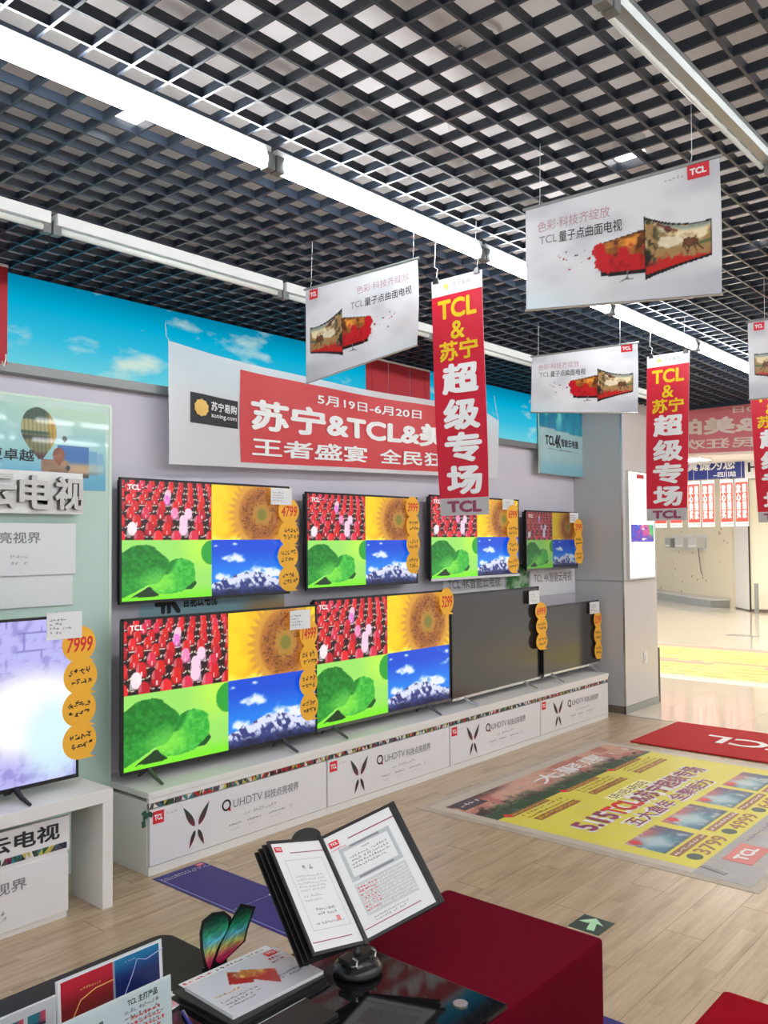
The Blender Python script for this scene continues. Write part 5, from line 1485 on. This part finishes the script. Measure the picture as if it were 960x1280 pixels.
# ------------------------------------------------------------------ the shop across the aisle
fw = struct(box('wall_far', M['cream_wall'], -14, 4.5, 24.5, 24.6, 0, 3.3))
wr_ = struct(box('wall_far_right', M['cream_wall'], -6.38, 2.0, 19.62, 19.8, .06, 3.3))
box('base_strip', M['brown_base'], -6.38, 2.0, 19.60, 19.62, 0, .06, wr_)
dg = thing('wall_far_left', 'far patterned cream wall with appliances, behind the second red drop banner', 'wall', frame((-11.0, 24.3, 0), (3.98, -3.92, 0), (0, 0, 1)))
del dg['label']; del dg['category']; struct(dg)
box('patterned_wall', M['spots'], 0, 5.55, .0, 3.25, -.1, 0, dg)
box('platform', M['zinc'], 0, 5.4, 0, .17, .005, .45, dg); box('platform_top', M['unit'], 0, 5.42, .17, .20, .002, .47, dg)
dp = struct(MB().prism([(-7.03, 20.48), (-6.40, 19.66), (-6.36, 19.78), (-6.98, 20.60)], .03, 3.28).build('partition_panel', M['white'], None))
fd = struct(box('wall_edge_post', M['black'], -6.40, -6.375, 19.585, 19.62, 0, 3.25))
bp2 = thing('steel_bollard', 'thin steel post standing before the far cream wall', 'post', Matrix.Translation((-6.16, 19.3, 0)))
MB().tube([(0, 0, 0), (0, 0, .62)], .045, 12).build('post_tube', M['zinc'], bp2); MB().tube([(0, 0, .62), (0, 0, .64)], .05, 12).build('post_cap', M['silver'], bp2)
# fascia signs
s1 = thing('navy_fascia_sign', 'navy blue far sign with white lettering under the pink banner', 'sign', FACE(-7.9, 2.95, 19.45))
box('sign_panel', M['navy'], 0, 1.49, 0, .42, -.05, 0, s1)
text(s1, '真诚为您', M['white_ink'], .22, .20, 1.28, .43, n=.004, bold=.03, slant=.15); text(s1, '--四川站', M['white_ink'], .82, .03, 1.31, .15, n=.004, bold=.03)
s2 = thing('white_fascia_sign', 'white far sign with dark blue letters next to the navy sign', 'sign', FACE(-6.40, 2.92, 19.45))
box('sign_panel', M['white'], 0, 1.8, 0, .45, -.05, 0, s2); text(s2, 'Haier', M['ink'], .08, .14, .98, .34, n=.004, bold=.015)
for s_, w_ in ((s1, 1.49), (s2, 1.8)):
    for a in (.2, w_ - .2): MB().tube([(a, .38, -.03), (a, .345 if False else .40, -.03), (a, .34 + .01, -.03)], .01, 6) ; box('sign_bracket', M['grey_trim'], a - .02, a + .02, .1, .3, -.17 if s_ is s2 else -.3, -.05, s_)
for i, x in enumerate((-8.265, -7.907, -7.492, -7.178, -6.776, -6.459)):
    labs = ['first far small red drop banner, half hidden by the big red drop banner', 'second far small red drop banner, half hidden by the big red drop banner', 'third far small red drop banner from the left', 'fourth far small red drop banner from the left',
            'fifth far small red drop banner, right of the gap', 'rightmost far small red drop banner']
    w = .275
    t = thing('small_drop_banner', labs[i], 'banner', FACE(x, 1.87, 19.0), 'small far red drop banners')
    box('banner_sheet', M['paper'], 0, w, 0, 1.02, 0, .006, t); box('red_field', pbr('bright_red_print', (.85, .08, .06), .5) if i == 0 else M['bright_red'], .008, w - .008, .10, .95, .0062, .008, t)
    if i == 0: M['bright_red'] = t.children[-1].data.materials[0]
    text(t, '放\n心\n购\n买', M['white_ink'], .03, .18, .115, .90, n=.010, bold=.05); text(t, '服\n务\n到\n家', M['white_ink'], .15, .18, .235, .90, n=.010, bold=.05)
    small_print(t, M['grey_ink'], .03, .03, w - .03, .08, 1, n=.0075, seed=60 + i, ragged=0)
    MB().tube([(w / 2, 1.0, .003), (w / 2, 1.43, .003)], .004, 5).build('hanging_string', M['paper'], t)
# wall hung appliances
for i, (a, lab, w) in enumerate(((2.30, 'grey wall hung appliance, left of three on the far patterned wall', .34), (2.95, 'pale wall hung appliance in the middle of three on the far wall', .50), (3.75, 'pale wall hung appliance with a cable, right of three on the far wall', .50))):
    t = thing('wall_appliance', lab, 'appliance', dg.matrix_world @ Matrix.Translation((a, 1.38, 0)), 'appliances on the far patterned wall')
    box('casing', M['unit'] if i else M['zinc'], 0, w, 0, .26, .003, .25, t, bevel=.02); box('mounting_plate', M['white'], -.06, w + .06, -.06, .34, .0005, .0025, t); box('front_strip', M['white'], .03, w - .03, .03, .08, .2505, .255, t)
    if i == 2: MB().tube([(w * .5, .0, .1), (w * .5, -.35, .06), (w * .55, -.62, .04), (w * .7, -.68, .04)], .012, 6).build('cable', M['grey_trim'], t)
# unseen lamp panels added to the ceiling to brighten the far shop
k_ = 0
for y in (10.2, 12.8, 15.4, 18.0):
    for x in (-9.5, -7.0, -4.5, -2.0):
        t = thing('added_panel_lamp', 'unseen square lamp panel added over the far aisle, ' + ['first', 'second', 'third', 'fourth'][int((y - 10.2) / 2.6 + .1)] + ' row, ' + ['far left', 'left', 'right', 'far right'][int((x + 9.5) / 2.5 + .1)], 'ceiling lamp', Matrix.Translation((x, y, 3.27)))
        box('lamp_frame', M['batten'], -.31, .31, -.31, .31, .004, .029, t); box('lamp_face', M['far_lamp'], -.29, .29, -.29, .29, 0, .0035, t)
